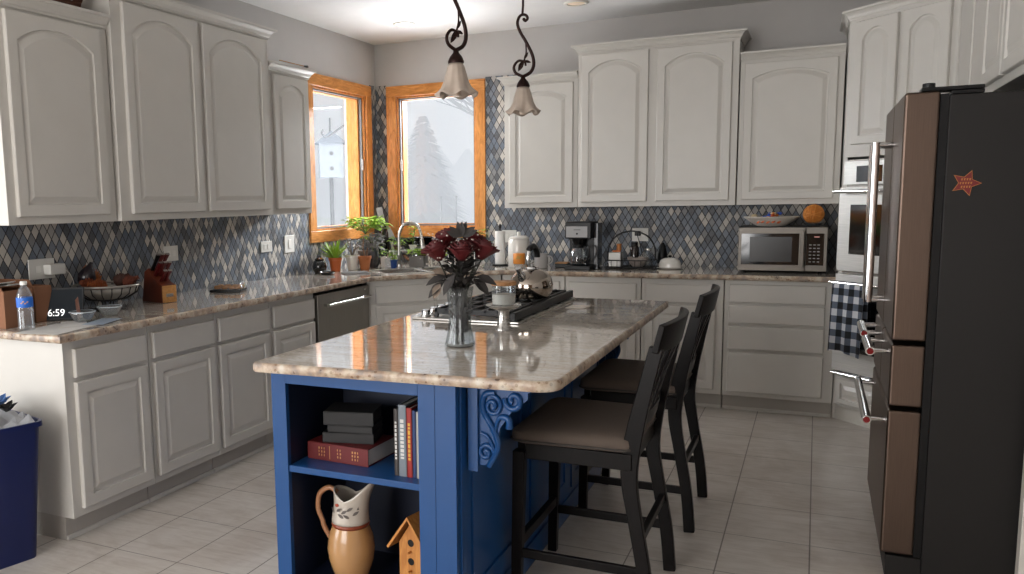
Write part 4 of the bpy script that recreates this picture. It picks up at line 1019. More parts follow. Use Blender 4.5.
# clamshell of cookies
r = thing('cookie_tray', 'clear plastic clamshell of orange cookies on the left worktop', 'food box', (.26, -2.46, CT), radians(20))
MB().box(-.095, .095, -.07, .07, 0, .014).build('tray', BLACK, r, .004)
m = MB(); m.rings([rrect(0, 0, .20, .15, 0, .02)and[(x, y, .0145) for x, y in rrect(0, 0, .20, .15, 0, .02)], [(x, y, .05) for x, y in rrect(0, 0, .185, .135, 0, .02)], [(x, y, .055) for x, y in rrect(0, 0, .17, .12, 0, .02)]], False, True); m.build('clear_lid', CLEARP, r, smooth=True)
k = 0
for x in (-.055, -.01, .035, .07):
    for y in (-.035, .03):
        k += 1
        o = MB().lathe([(.017, 0), (.021, .006), (.021, .014), (.015, .02)], seg=14).build('cookie', mat('cookie', (198, 132, 62), .8, var=.3, vscale=50), None, smooth=True)
        v_ = Matrix.Rotation(radians(20), 3, 'Z') @ Vector((x, y, 0)); o.location = (.26+v_.x, -2.46+v_.y, CT+.0165); tag(o, 'round orange cookie inside the clear clamshell', 'cookie', 'cookies in the clamshell')
# outlets
def outlet(label, loc, rz, w, h, kind='duplex'):
    r = thing('wall_outlet', label, 'outlet', loc, rz); MB().box(-w/2, w/2, -.007, -.0005, -h/2, h/2).build('plate', WHITEP, r, .002)
    if kind == 'duplex':
        for s in ((-1, 1) if max(w, h) < .15 else (-1, 1)):
            m = MB()
            if h > w: m.box(-.017, .017, -.0095, -.0072, s*.022-.014, s*.022+.014)
            else: m.box(s*.022-.014, s*.022+.014, -.0095, -.0072, -.017, .017)
            m.build('socket', mat('socket_white', (232, 230, 224), .35), r, .002)
    else: MB().box(-.017, .017, -.0105, -.0072, -.033, .033).build('rocker', mat('socket_white', (232, 230, 224), .35), r, .002)
    return r
LX = .0085
outlet('cream wall outlet behind the clock display with an adapter plugged in', (LX, -3.605, 1.145), pi/2, .155, .10)
outlet('small white wall outlet left of the pair of plates beside the sink plants', (LX, -1.70, 1.145), pi/2, .13, .075)
outlet('tall white switch plate beside the left window', (LX, -1.415, 1.148), pi/2, .12, .125, 'rocker')
outlet('white wall outlet partly behind the knife block', (LX, -2.67, 1.16), pi/2, .12, .09)
outlet('white wall outlet behind the paper towel holder', (1.21, -LX, 1.14), 0, .12, .10)
outlet('white wall outlet behind the wire basket on the back worktop', (2.25, -LX, 1.155), 0, .12, .10)
r = thing('power_adapter', 'white power adapter plugged into the left wall outlet with a thin cord', 'adapter', (LX+.0105, -3.565, 1.14), pi/2)
MB().box(-.035, .06, -.05, 0, -.026, .026).build('adapter_body', WHITEP, r, .005)
m = MB(); m.tube(catmull([(.0605, -.025, 0), (.10, -.03, -.03), (.12, -.03, -.09), (.08, -.04, -.15), (.02, -.05, -.20), (-.04, -.06, -.219)], 6), .002, 6); m.build('cord', WHITEP, r, smooth=True)
r = thing('power_adapter', 'black plug in the back wall outlet above the wire basket', 'adapter', (2.235, -LX-.0105, 1.165), 0)
MB().box(-.02, .02, -.03, 0, -.018, .018).build('adapter_body', BLACK, r, .004)
m = MB(); m.tube(catmull([(-.0, -.031, 0), (.01, -.05, -.03), (.03, -.05, -.10), (.05, -.04, -.20)], 5), .003, 6); m.build('cord', BLACK, r, smooth=True)

# ------------------------------------------------------------------ sink corner
def pot(name, label, x, y, r0, r1, h, m_, z=CT, plant=None, rim=True, square=False, cat='potted plant'):
    r = thing(name, label, cat, (x, y, z))
    if square:
        m = MB(); m.rings([[(a*r0, b*r0*.7, 0) for a, b in ((-1,-1),(1,-1),(1,1),(-1,1))], [(a*r1, b*r1*.7, h) for a, b in ((-1,-1),(1,-1),(1,1),(-1,1))], [(a*(r1-.006), b*(r1*.7-.006), h) for a, b in ((-1,-1),(1,-1),(1,1),(-1,1))], [(a*(r1-.007), b*(r1*.7-.007), h-.012) for a, b in ((-1,-1),(1,-1),(1,1),(-1,1))]], True, False); m.build('pot', m_, r)
        MB().box(-r1+.008, r1-.008, -r1*.7+.008, r1*.7-.008, h-.02, h-.011).build('soil', SOIL, r)
    else:
        pr = [(r0, 0), (r1*.97, h*.80)] + ([(r1*1.08, h*.81), (r1*1.1, h)] if rim else [(r1, h)]) + [(r1*.9, h), (r1*.88, h-.012)]
        MB().lathe(pr, seg=24, cap1=False).build('pot', m_, r, smooth=True); MB().lathe([(r1*.87, h-.018), (r1*.87, h-.011)], seg=20).build('soil', SOIL, r)
    return r
def foliage(r, n, h0, spread, up, ln, wd, m_=GREEN, name='foliage', stems=True, seed=1, droop=.3, c=(0, 0)):
    R_ = random.Random(seed); m = MB()
    for k in range(n):
        a = R_.uniform(0, 2*pi); d = R_.uniform(.2, 1)*spread; hh = R_.uniform(.2, 1)*up; p = Vector((c[0]+d*cos(a), c[1]+d*sin(a), h0+hh))
        m.leaf(p, (cos(a), sin(a), R_.uniform(-.2, .9)), ln*R_.uniform(.6, 1.2), wd*R_.uniform(.7, 1.2), (0, 0, 1), droop)
    m.build(name, m_, r)
    if stems:
        m = MB()
        for k in range(max(5, n//6)):
            a = R_.uniform(0, 2*pi); m.tube([(c[0]*.3, c[1]*.3, h0-.01), (c[0]+spread*.4*cos(a), c[1]+spread*.4*sin(a), h0+up*.5), (c[0]+spread*.8*cos(a), c[1]+spread*.8*sin(a), h0+up*.85)], .0015, 4)
        m.build('stems', mat('stem_green', (86, 104, 48), .7), r)
r = thing('black_jar', 'round black lidded jar against the mosaic left of the orange pot', 'jar', (.13, -1.20, CT))
MB().lathe([(.035, 0), (.05, .02), (.054, .05), (.045, .085), (.03, .095)], seg=24).build('jar_body', BLACKG, r, smooth=True); MB().lathe([(.034, .0955), (.036, .103), (.012, .115), (.01, .125)], seg=20).build('lid', BLACKG, r, smooth=True)
r = thing('black_dish', 'low glossy black dish on the worktop before the orange pot', 'dish', (.27, -1.32, CT))
MB().lathe([(.035, 0), (.05, .004), (.058, .02), (.056, .021), (.046, .008), (.001, .007)], seg=28, cap1=False).build('dish_body', BLACKG, r, smooth=True)
r = pot('potted_plant', 'small orange-red pot with a spiky green succulent', .185, -1.06, .035, .048, .105, ORANGEP)
m = MB(); R_ = random.Random(3)
for k in range(44):
    a = R_.uniform(0, 2*pi); e_ = R_.uniform(.25, 1.4); m.leaf((.01*cos(a), .01*sin(a), .09), (cos(a)*cos(e_), sin(a)*cos(e_), sin(e_)), R_.uniform(.11, .2), .022, (0, 0, 1), .12)
m.build('spiky_leaves', GREEN, r)
r = pot('potted_plant', 'white pot with a grey leggy plant beside the orange pot', .235, -.885, .038, .052, .115, WHITEC)
m = MB(); R_ = random.Random(5)
for k in range(9):
    a = R_.uniform(0, 2*pi); m.tube([(0, 0, .1), (.03*cos(a), .03*sin(a), .16), (.07*cos(a), .07*sin(a), R_.uniform(.16, .25))], .003, 5)
m.build('stems', TANLEAF, r); foliage(r, 40, .14, .08, .10, .045, .022, mat('silver_leaf', (128, 124, 120), .7, var=.3), stems=False, seed=6)
r = pot('potted_plant', 'terracotta pot holding a brown cane with one green leaf', .33, -.86, .034, .048, .105, TERRA)
m = MB(); m.tube([(0, 0, .09), (-.012, 0, .17), (-.006, 0, .25)], .005, 8); m.tube([(.01, .01, .09), (.02, .01, .17)], .004, 6); m.build('cane', mat('cane', (120, 84, 60), .7), r, smooth=True); foliage(r, 9, .22, .02, .05, .045, .024, GREEN, stems=False, seed=8)
r = thing('dried_plant', 'tall grey dried plant in a dark jar behind the terracotta pot', 'plant', (.30, -.66, CT))
MB().lathe([(.035, 0), (.05, .03), (.05, .09), (.035, .13)], seg=20).build('jar', mat('smoky_jar', (64, 66, 70), .2, coat=.3), r, smooth=True); foliage(r, 60, .12, .06, .15, .06, .05, mat('grey_petals', (150, 148, 148), .7, var=.4), stems=True, seed=10)
r = pot('potted_plant', 'tall leafy plant with bright green leaves before the left window', .20, -.60, .045, .06, .13, GREYPOT)
foliage(r, 150, .27, .17, .12, .06, .05, GREEN, seed=12)
r = thing('utensil_stand', 'slanted grey metal strip leaning in the corner between the windows', 'stand', (.13, -.13, CT)); m = MB(); m.bar(catmull([(.10, -.0, 0), (.09, 0, .13), (.06, -.01, .24), (-.0, -.03, .34), (-.035, -.03, .47)], 5), .05, .006, (.4, -.9, 0)); m.build('metal_strip', mat('grey_metal', (150, 150, 150), .35, .6), r, smooth=True)
m = MB(); m.lathe([(.045, 0), (.05, .15), (.045, .25), (.02, .34)], (.0, -.015, 0), 18); m.build('dark_bottle', BLACKG, r, smooth=True)
r = pot('potted_plant', 'small white rectangular planter with trailing green leaves', .415, -.62, .05, .055, .085, WHITEC, square=True); foliage(r, 50, .05, .08, .11, .034, .026, GREEN, seed=14)
# wire shelf / rack behind the sink
r = thing('wire_rack', 'low white wire shelf standing behind the faucet', 'rack', (.56, -.52, CT), pi/4)
m = MB()
for x in (-.16, .16):
    for y in (-.05, .05): m.tube([(x, y, 0), (x, y, .13)], .004, 6)
for y in (-.05, -.025, 0, .025, .05): m.tube([(-.16, y, .13), (.16, y, .13)], .003, 6)
for x in (-.16, -.08, 0, .08, .16): m.tube([(x, -.05, .127), (x, .05, .127)], .003, 6)
m.build('wire_shelf', WHITEP, r, smooth=True)
def _w(x, y, z): 
    v_ = Matrix.Rotation(pi/4, 3, 'Z') @ Vector((x, y, 0)); return (.56+v_.x, -.52+v_.y, z)
RT = CT+.1335
p_ = _w(-.11, 0, RT); r = pot('potted_plant', 'dark little plant standing on the white wire shelf', p_[0], p_[1], .022, .03, .04, mat('brown_pot', (84, 56, 42), .6), z=RT); foliage(r, 34, .03, .06, .08, .04, .026, GREEN, seed=20)
p_ = _w(.02, 0, RT); r = pot('potted_plant', 'slim upright plant on the wire shelf behind the faucet', p_[0], p_[1], .022, .03, .04, WHITEC, z=RT); foliage(r, 46, .03, .03, .16, .034, .024, GREEN, seed=21)
p_ = _w(.11, 0, RT); r = thing('black_bowl', 'black bowls stacked on the wire shelf behind the faucet', 'bowl', p_); m = MB()
for k in range(4): m.lathe([(.035, .02*k), (.088, .02*k+.04), (.085, .02*k+.041), (.033, .02*k+.004)], seg=28, cap1=False)
m.build('bowl_body', BLACKG, r, smooth=True)
r = pot('potted_plant', 'tiny blue pot with a green seedling left of the faucet', .50, -.70, .022, .030, .065, mat('blue_pot', (24, 64, 130), .4), rim=True); foliage(r, 22, .06, .035, .06, .034, .022, GREEN, seed=22)
r = pot('potted_plant', 'grey box planter of small green succulents right of the faucet', .66, -.585, .062, .062, .09, GREYPOT, square=True); foliage(r, 110, .085, .085, .06, .028, .026, GREEN, seed=23, stems=False)
r = pot('potted_plant', 'small white pot with yellow-green leaves behind the roses', .84, -.50, .03, .04, .06, WHITEC); foliage(r, 60, .05, .08, .12, .04, .026, mat('yellow_green', (150, 176, 50), .5, var=.2), seed=24)
r = pot('potted_plant', 'spiky plant in a black pot below the back window', .95, -.26, .045, .055, .10, BLACK); foliage(r, 60, .12, .15, .17, .08, .018, GREEN, seed=25)
# dish drying rack with dishes (wire hoops)
r = thing('dish_rack', 'silver wire dish rack with hoops beside the sink', 'rack', (1.02, -.58, CT), pi/4*.2)
r.scale = (1.25, 1.1, 1.5)
m = MB()
for k in range(6):
    x = -.10+.04*k; m.tube(catmull([(x, -.10, .01), (x, -.09, .10), (x, 0, .13+.02*(k % 2)), (x, .09, .10), (x, .10, .01)], 5), .0028, 6)
m.tube([(-.12, -.10, .01), (.12, -.10, .01), (.12, .10, .01), (-.12, .10, .01), (-.12, -.10, .01)], .004, 6); m.tube([(-.12, -.09, .10), (.12, -.09, .10)], .003, 6); m.tube([(-.12, .09, .10), (.12, .09, .10)], .003, 6)
for a in (-.09, .09):
    for b in (-.08, .08): m.tube([(a, b, 0), (a, b, .012)], .006, 6)
m.build('wire_frame', WHITEP, r, smooth=True)
for k, (x, lab) in enumerate(((-.06, 'dark plate standing in the silver dish rack, left'), (.02, 'white plate standing in the middle of the silver dish rack'), (.10, 'dark plate standing at the right end of the silver dish rack'))):
    o = MB().lathe([(.05, 0), (.075, .006), (.09, .014), (.088, .016), (.05, .004)], seg=28).build('plate', [BLACKG, WHITEC, BLACKG][k], None, smooth=True); o.location = (1.02+x, -.58, CT+.11); o.rotation_euler = (radians(90), 0, radians(80)); tag(o, lab, 'plate', 'plates in the dish rack')
# faucet
r = thing('faucet', 'tall arched stainless pull-down kitchen faucet', 'faucet', (.565, -.735, CT), radians(24))
MB().lathe([(.028, 0), (.028, .008), (.02, .014), (.018, .06)], seg=20).build('base', STEEL, r, smooth=True)
P = catmull([(0, 0, .06), (0, 0, .20), (.004, 0, .27), (.035, 0, .335), (.09, 0, .355), (.145, 0, .33), (.17, 0, .27), (.175, 0, .235)], 6)
m = MB(); m.tube(P, .0115, 12); m.build('spout', STEEL, r, smooth=True)
m = MB(); m.tube([(.175, 0, .234), (.178, 0, .20), (.181, 0, .155)], [.014, .017, .018], 14); m.build('spray_head', STEEL, r, smooth=True)
m = MB(); m.tube([(0, -.018, .045), (0, -.04, .05), (.0, -.055, .11)], [.009, .008, .005], 8); m.build('lever', STEEL, r, smooth=True)
r = thing('frying_pan', 'black frying pan leaning under the back window behind the white wire shelf', 'pan', (.47, -.26, CT), 0, None, (radians(62), 0, radians(30)))
MB().lathe([(.09, 0), (.115, .03), (.112, .03), (.088, .004), (.001, .003)], (0, .117, 0), 32, cap1=False).build('pan_body', BLACKG, r, smooth=True)
m = MB(); m.bar([(-.10, .17, .028), (-.24, .23, .045)], .022, .012); m.build('handle', BLACK, r, .003)
# soap bottle by the faucet
r = thing('soap_bottle', 'small clear soap bottle behind the sink, right of the faucet', 'bottle', (.50, -.80, CT)); MB().lathe([(.022, 0), (.024, .01), (.024, .08), (.01, .10)], seg=16).build('bottle_body', CLEARP, r, smooth=True); m = MB(); m.tube([(0, 0, .1005), (0, 0, .13), (.03, 0, .132)], .004, 6); m.build('pump', CHROME, r, smooth=True)
m = MB(); m.box(-.12, .12, -.09, .09, 0, .006)
for k in range(14): m.box(-.11+k*.0165, -.104+k*.0165, -.088, .088, .006, .010)
o = m.build('drying_mat', mat('mat_grey', (150, 150, 150), .6), None); o.location = (.56, -1.12, CT); o.rotation_euler = (0, 0, pi/4); tag(o, 'ribbed grey drying mat at the left edge of the sink', 'mat')
o.location = (.42, -1.17, CT); o.scale = (.8, .8, 1)

# ------------------------------------------------------------------ back worktop
r = thing('paper_towel_holder', 'white paper towel roll on an upright holder', 'paper towel', (1.215, -.25, CT))
MB().lathe([(.065, 0), (.065, .006), (.06, .01)], seg=28).build('base', BLACK, r, smooth=True); MB().lathe([(.04, .011), (.04, .27)], seg=28).build('roll', mat('paper_roll', (226, 224, 220), .9, bump=.2), r, smooth=True)
m = MB(); m.lathe([(.006, .2705), (.006, .29), (.011, .30), (.009, .32), (.001, .33)], seg=12, cap1=False); m.build('finial', BLACK, r, smooth=True)
r = thing('canister', 'large white ribbed canister with a knobbed lid', 'canister', (1.405, -.36, CT))
MB().lathe([(.078, 0), (.082, .006), (.082, .20), (.076, .215)], seg=36).build('canister_body', WHITEC, r, smooth=True); MB().lathe([(.08, .2155), (.082, .224), (.06, .24), (.014, .243), (.016, .262), (.01, .272)], seg=32).build('lid', WHITEC, r, smooth=True)
r = thing('spice_jar', 'glass jar with a bright orange label before the white canister', 'jar', (1.47, -.55, CT))
MB().lathe([(.03, 0), (.036, .02), (.04, .04)], seg=24).build('jar_body', JAR, r, smooth=True); MB().lathe([(.042, .041), (.044, .045), (.044, .115), (.042, .118)], seg=24).build('label', mat('orange_label', (224, 142, 56), .5, var=.12), r, smooth=True)
m = MB(); 
for k in range(4):
    a = radians(-95+k*12); m.sphere((.0445*cos(a), .0445*sin(a), .085+.01*(k % 2)), .005, 6, (1, .6, 1))
m.build('label_print', mat('leafprint', (150, 170, 90), .5), r)
r = thing('snack_box', 'tiny orange box lying beside the orange labelled jar', 'box', (1.545, -.54, CT), radians(20)); MB().box(-.025, .025, -.02, .02, 0, .028).build('carton', mat('orange_label', (224, 142, 56), .5), r, .002); MB().box(-.02, .02, -.0212, -.0203, .006, .022).build('label', mat('label_red', (200, 110, 60), .5), r)
r = thing('mug', 'grey-white ceramic mug left of the coffee maker', 'mug', (1.60, -.42, CT))
r.scale = (1, 1, .85); MB().lathe([(.045, 0), (.05, .005), (.053, .13), (.049, .13), (.046, .012), (.001, .011)], seg=32, cap1=False).build('cup', mat('grey_ceramic', (170, 168, 166), .25), r, smooth=True)
m = MB(); m.tube(catmull([(.05, 0, .11), (.085, 0, .10), (.09, 0, .06), (.05, 0, .03)], 5), .007, 8); h_ = m.build('handle', mat('grey_ceramic', (170, 168, 166), .25), r, smooth=True); r.rotation_euler.z = radians(-10)
r = thing('toaster_dish', 'low dark tray with a wooden top behind the mug', 'tray', (1.735, -.30, CT)); MB().box(-.045, .045, -.06, .06, 0, .03).build('tray_body', BLACK, r, .004); MB().box(-.047, .047, -.062, .062, .0305, .038).build('wooden_top', CORKW, r, .002)
# coffee maker
r = thing('coffee_maker', 'black drip coffee maker with a silver panel and glass carafe', 'coffee maker', (1.90, -.40, CT))
m = MB(); m.box(-.095, .095, -.13, .12, 0, .03).box(-.095, .095, .02, .12, .03, .27).box(-.095, .095, -.11, .12, .225, .345); m.build('housing', BLACK, r, .006)
MB().box(.0955, .125, -.02, .115, 0, .335).build('water_tank', mat('smoked_plastic', (30, 32, 36), .15), r, .003)
MB().box(-.085, .070, -.1135, -.1105, .235, .315).build('control_panel', mat('panel_grey', (168, 168, 168), .5), r, .002)
MB().tube([(-.005, -.1165, .262), (-.005, -.1138, .262)], .007, 16).build('button', BLACK, r); MB().box(-.03, .02, -.1148, -.1138, .288, .292).build('printed_line', BLACK, r)
m = MB(); m.lathe([(.045, 0), (.062, .012), (.064, .06), (.055, .10), (.042, .125)], (-.01, -.05, .031), 28, cap1=False); c_ = m.build('carafe', JAR, r, smooth=True)
MB().lathe([(.043, .1258), (.043, .145), (.02, .15)], (-.01, -.05, .031), 24).build('carafe_lid', BLACK, c_, smooth=True); m = MB(); m.tube(catmull([(.04, -.09, .165), (.085, -.14, .16), (.085, -.14, .09), (.045, -.09, .06)], 5), .008, 8); m.build('carafe_handle', BLACK, c_, smooth=True)
MB().lathe([(.05, .013), (.058, .05), (.001, .051)], (-.01, -.05, .031), 24, cap1=False).build('coffee', mat('coffee', (36, 22, 16), .1), c_, smooth=True)
m = MB(); m.lathe([(.035, .18), (.05, .224)], (-.01, -.05, 0), 20); m.build('filter_cone', BLACK, r, smooth=True)
# wire basket with jars
r = thing('wire_basket', 'black wire basket with an arched handle holding tea things', 'basket', (2.235, -.26, CT))
m = MB()
for z in (.01, .06): m.tube([(-.17, -.09, z), (.17, -.09, z), (.17, .09, z), (-.17, .09, z), (-.17, -.09, z)], .004, 6)
for k in range(9):
    x = -.17+.0425*k
    for y in (-.09, .09): m.tube([(x, y, .004), (x, y, .062)], .0025, 5)
for y in (-.06, -.03, 0, .03, .06): m.tube([(-.17, y, .008), (.17, y, .008)], .0028, 5)
for x in (-.16, .16):
    for y in (-.08, .08): m.tube([(x, y, 0), (x, y, .012)], .006, 6)
m.build('wire_tray', CASTI, r, smooth=True)
m = MB(); m.tube(catmull([(-.17, 0, .06), (-.165, 0, .15), (-.11, 0, .235), (0, 0, .27), (.11, 0, .235), (.165, 0, .15), (.17, 0, .06)], 8), .0055, 8); m.tube([(-.17, -.09, .03), (-.17, .09, .03)], .0028, 5); m.build('arched_handle', CASTI, r, smooth=True)
r = thing('canister', 'small silver tin with orange tags in the wire basket', 'canister', (2.125, -.275, CT+.0125)); MB().box(-.045, .045, -.045, .045, 0, .105).build('tin', mat('tin_silver', (158, 156, 152), .35, .4), r, .004)
m = MB(); m.box(-.02, .035, -.02, .0, .106, .118); m.build('orange_tag', mat('tag_orange', (210, 110, 40), .5), r); m = MB(); m.lathe([(.02, .118), (.016, .15), (.018, .165)], (.02, .01, 0), 12); m.build('stopper', mat('tag_orange2', (190, 120, 60), .4), r, smooth=True)
r = thing('bowl', 'patterned pale bowl sitting in the wire basket', 'bowl', (2.285, -.28, CT+.0125)); MB().lathe([(.035, 0), (.055, .02), (.072, .05), (.075, .07), (.07, .07), (.03, .012)], seg=28, cap1=False).build('bowl_wall', mat('patterned_ceramic', (160, 150, 144), .3, var=.4, vscale=60), r, smooth=True)
r = thing('tea_jar', 'tall dark glass jar in the wire basket behind the patterned bowl', 'jar', (2.245, -.20, CT+.0125)); MB().lathe([(.032, 0), (.034, .01), (.034, .13), (.024, .15)], seg=20).build('jar_body', mat('brown_glass', (30, 18, 16), .1, coat=.5), r, smooth=True); MB().lathe([(.025, .1505), (.025, .175)], seg=18).build('lid', BLACK, r, smooth=True)
r = thing('tea_jar', 'clear jar with a silver lid at the right end of the wire basket', 'jar', (2.345, -.215, CT+.0125)); MB().lathe([(.03, 0), (.032, .01), (.032, .10), (.026, .115)], seg=20, cap1=False).build('jar_body', JAR, r, smooth=True); MB().lathe([(.03, .1155), (.03, .13)], seg=18).build('lid', STEEL, r, smooth=True)
r = thing('kitchen_scale', 'black rounded appliance standing right of the wire basket', 'appliance', (2.435, -.13, CT)); m = MB(); m.lathe([(.03, 0), (.04, .01), (.035, .10), (.02, .16), (.008, .18)], seg=20); m.build('appliance_body', BLACK, r, smooth=True); m = MB(); m.lathe([(.0405, .012), (.042, .02), (.0405, .028)], seg=20, cap0=False, cap1=False); m.build('band', STEEL, r, smooth=True)
# butter dish
r = thing('butter_dish', 'white domed butter dish with a black knob', 'dish', (2.51, -.27, CT))
MB().lathe([(.07, 0), (.095, .008), (.093, .011), (.001, .008)], seg=36, cap1=False, sy=.6).build('tray', WHITEC, r, smooth=True); MB().lathe([(.078, .0115), (.076, .04), (.066, .062), (.04, .078), (.001, .082)], seg=36, cap1=False, sy=.6).build('dome', WHITEC, r, smooth=True); MB().lathe([(.008, .0822), (.014, .09), (.008, .098)], seg=14).build('knob', BLACK, r, smooth=True)
# microwave
MX0, MX1, MY = 2.975, 3.515, -.46
r = thing('microwave', 'stainless steel microwave with a black window on the back worktop', 'microwave', (MX0, MY, CT))
w_ = MX1-MX0; h_ = .305
MB().box(0, w_, .022, .42, .012, h_).build('case', BLACK, r, .004); m = MB()
for a in (.04, w_-.04):
    for b in (.06, .38): m.tube([(a, b, 0), (a, b, .0125)], .012, 10)
m.build('feet', BLACK, r)
MB().box(.002, .41, 0, .021, .014, h_-.002).build('door', MWS, r, .004); 
MB().box(.412, w_-.002, 0, .021, .014, h_-.002).build('control_panel', MWS, r, .004)
MB().box(.022, .372, -.002, -.0002, .055, .262).build('window', BLACKG, r, .0015); MB().box(.075, .33, -.0028, -.0021, .075, .24).build('window_mesh', mat('mesh_grey', (38, 38, 38), .25), r)
MB().box(.415, w_-.022, -.002, -.0002, .055, .262).build('keypad', BLACKG, r)
m = MB()
for a in range(3):
    for b in range(6): m.box(.432+a*.024, .446+a*.024, -.0028, -.0021, .075+b*.022, .081+b*.022)
m.build('keys', mat('key_print', (150, 150, 150), .5), r); MB().box(.46, .49, -.0028, -.0021, .236, .244).build('clock_display', mat('disp', (170, 130, 120), .4, emit=(190, 120, 110), es=.3), r)
m = MB(); m.bar([(.392, -.032, .04), (.392, -.032, .285)], .02, .012, (0, 1, 0)); 
for z in (.055, .27): m.box(.385, .399, -.03, .0, z-.006, z+.006)
m.build('handle', MWS, r, .003)
# platter on microwave
ZM = CT+h_+.0005
r = thing('platter', 'shallow painted oval bowl of wrapped sweets on the microwave', 'bowl', (3.17, -.33, ZM))
MB().lathe([(.08, 0), (.09, .004), (.14, .035), (.175, .062), (.172, .066), (.13, .038), (.001, .012)], seg=40, cap1=False, sy=.75).build('bowl_wall', mat('painted_bowl', (206, 198, 188), .3, var=.1, vscale=20), r, smooth=True)
m = MB()
for k in range(5): a = radians(-130+k*14); m.leaf((.135*cos(a), .135*.75*sin(a)-.006, .022+.004*(k % 2)), (-sin(a), cos(a)*.7, .5), .03, .014, (cos(a), sin(a), 0), 0, 0)
m.build('painted_flowers', mat('bowl_flower', (196, 96, 40), .5), r)
swc = [((206, 120, 40), 'orange'), ((40, 80, 170), 'blue'), ((214, 196, 160), 'cream'), ((190, 84, 36), 'rust')]
R_ = random.Random(9)
for k in range(16):
    c_, nm = swc[k % 4 if k % 5 else 1]; a = R_.uniform(0, 2*pi); d = R_.uniform(0, .115)
    m = MB(); m.sphere((0, 0, 0), .02, 10, (1.1, .7, .6)); m.leaf((.018, 0, 0), (1, 0, .3), .02, .02); m.leaf((-.018, 0, 0), (-1, 0, .3), .02, .02)
    o = m.build('wrapped_sweet', mat('sweet_'+nm, c_, .35), None, smooth=True); o.location = (3.17+d*cos(a), -.33+.7*d*sin(a), ZM+.06+.012*(k//6)); o.rotation_euler = (0, 0, R_.uniform(0, 6)); tag(o, '%s wrapped sweet in the painted bowl on the microwave' % nm, 'sweet', '%s sweets in the painted bowl' % nm)
r = thing('wicker_ball', 'orange woven ball resting on a glass dish on the microwave', 'ornament', (3.425, -.34, ZM))
MB().lathe([(.035, 0), (.045, .006), (.065, .022), (.063, .024), (.03, .008)], seg=28, cap1=False).build('glass_dish', JAR, r, smooth=True); m = MB(); m.sphere((0, 0, .078), .062, 28); m.build('ball', WICK, r, smooth=True)
m = MB()
for k in range(12):
    q = Matrix.Rotation(R_.uniform(0, pi), 4, 'X') @ Matrix.Rotation(R_.uniform(0, pi), 4, 'Y'); pts_ = [Vector((.063*cos(2*pi*i/28), .063*sin(2*pi*i/28), 0)) for i in range(29)]
    m.tube([(q @ p)+Vector((0, 0, .078)) for p in pts_], .0022, 5)
m.build('strands', mat('wicker_strand', (206, 132, 54), .6), r, smooth=True)

# ------------------------------------------------------------------ on top of cabinets, bin
r = thing('wicker_tray', 'brown woven basket on top of the far left wall cabinet', 'basket', (.16, -3.66, 2.3665)); 
m = MB()
for z in range(4): m.rings([[(a*(.10+.006*z), b*(.17+.006*z), .022*z) for a, b in ((-1,-1),(1,-1),(1,1),(-1,1))], [(a*(.103+.006*z), b*(.173+.006*z), .022*z+.019) for a, b in ((-1,-1),(1,-1),(1,1),(-1,1))]], z == 0, z == 3)
m.build('weave', mat('brown_wicker', (84, 48, 30), .8, bump=1, bscale=90, var=.3), r, .004)
m = MB(); m.tube(catmull([(0, -.14, .07), (0, -.10, .11), (0, .10, .11), (0, .14, .07)], 5), .006, 8); m.build('handle', mat('brown_wicker', (84, 48, 30)), r, smooth=True)
r = thing('paint_brush', 'thin cream stick with a dark tip on the narrow wall cabinet', 'brush', (.362, -2.02, 2.3395)); m = MB(); m.tube([(0, .05, .002), (0, .33, .002)], .0035, 6); m.build('stick', CORKW, r); m = MB(); m.tube([(0, .331, .002), (0, .37, .004), (0, .385, .002)], [.005, .009, .003], 8); m.build('tip', BLACK, r, smooth=True)

r = thing('recycling_bin', 'tall dark blue plastic bin beside the end of the left cabinets', 'bin', (.385, -4.375, 0), radians(-14))
r.scale = (1, 1, .93)
def rr_(hx, hy, z): return [(x, y, z) for x, y in rrect(0, 0, 2*hx, 2*hy, 0, .035, 4)]
m = MB(); m.rings([rr_(.155, .21, 0), rr_(.19, .245, .60), rr_(.20, .255, .602), rr_(.20, .255, .625), rr_(.19, .245, .625), rr_(.183, .238, .60), rr_(.15, .205, .012)], True, True); m.build('bin_body', BINB, r, smooth=True)
m = MB(); R_ = random.Random(4)
gs = 14; P_ = []
for i in range(gs+1):
    row = []
    for j in range(gs+1):
        u = -1+2*i/gs; v = -1+2*j/gs; edge = max(abs(u), abs(v)); z = .60+.075*(1-edge**3) + R_.uniform(-.022, .03)*(1 if edge < .95 else .2)
        row.append((u*.18+R_.uniform(-.008, .008)*(edge < .95), v*.235+R_.uniform(-.008, .008)*(edge < .95), z))
    P_.append(row)
m.rings(P_, False, False, closed=False); o = m.build('trash_bag', BAG, None, thick=.002); o.location = (.385, -4.375, -.04); o.rotation_euler = (0, 0, radians(-14)); tag(o, 'crumpled white plastic bag of rubbish filling the blue bin', 'bag')
for k, (x, y, z, lab, c_, s_) in enumerate(((.11, .14, .665, 'black wrapper scrap on top of the blue bin', BLACK, .032), (.03, .05, .67, 'orange-brown wrapper scrap on top of the blue bin', mat('scrap_orange', (180, 120, 70), .5), .03), (-.02, .17, .665, 'blue printed wrapper at the edge of the blue bin', mat('scrap_blue', (60, 96, 150), .5), .035))):
    m = MB(); 
    for q in range(7): m.leaf((0, 0, 0), (cos(q*.9), sin(q*.9), .35+.2*(q % 3)), s_*1.6, s_*1.1, (0, 0, 1), -.2, .3)
    o = m.build('wrapper', c_, None, thick=.001); v_ = Matrix.Rotation(radians(-14), 3, 'Z') @ Vector((x, y, 0)); o.location = (.385+v_.x, -4.375+v_.y, z-.04); tag(o, lab, 'wrapper')

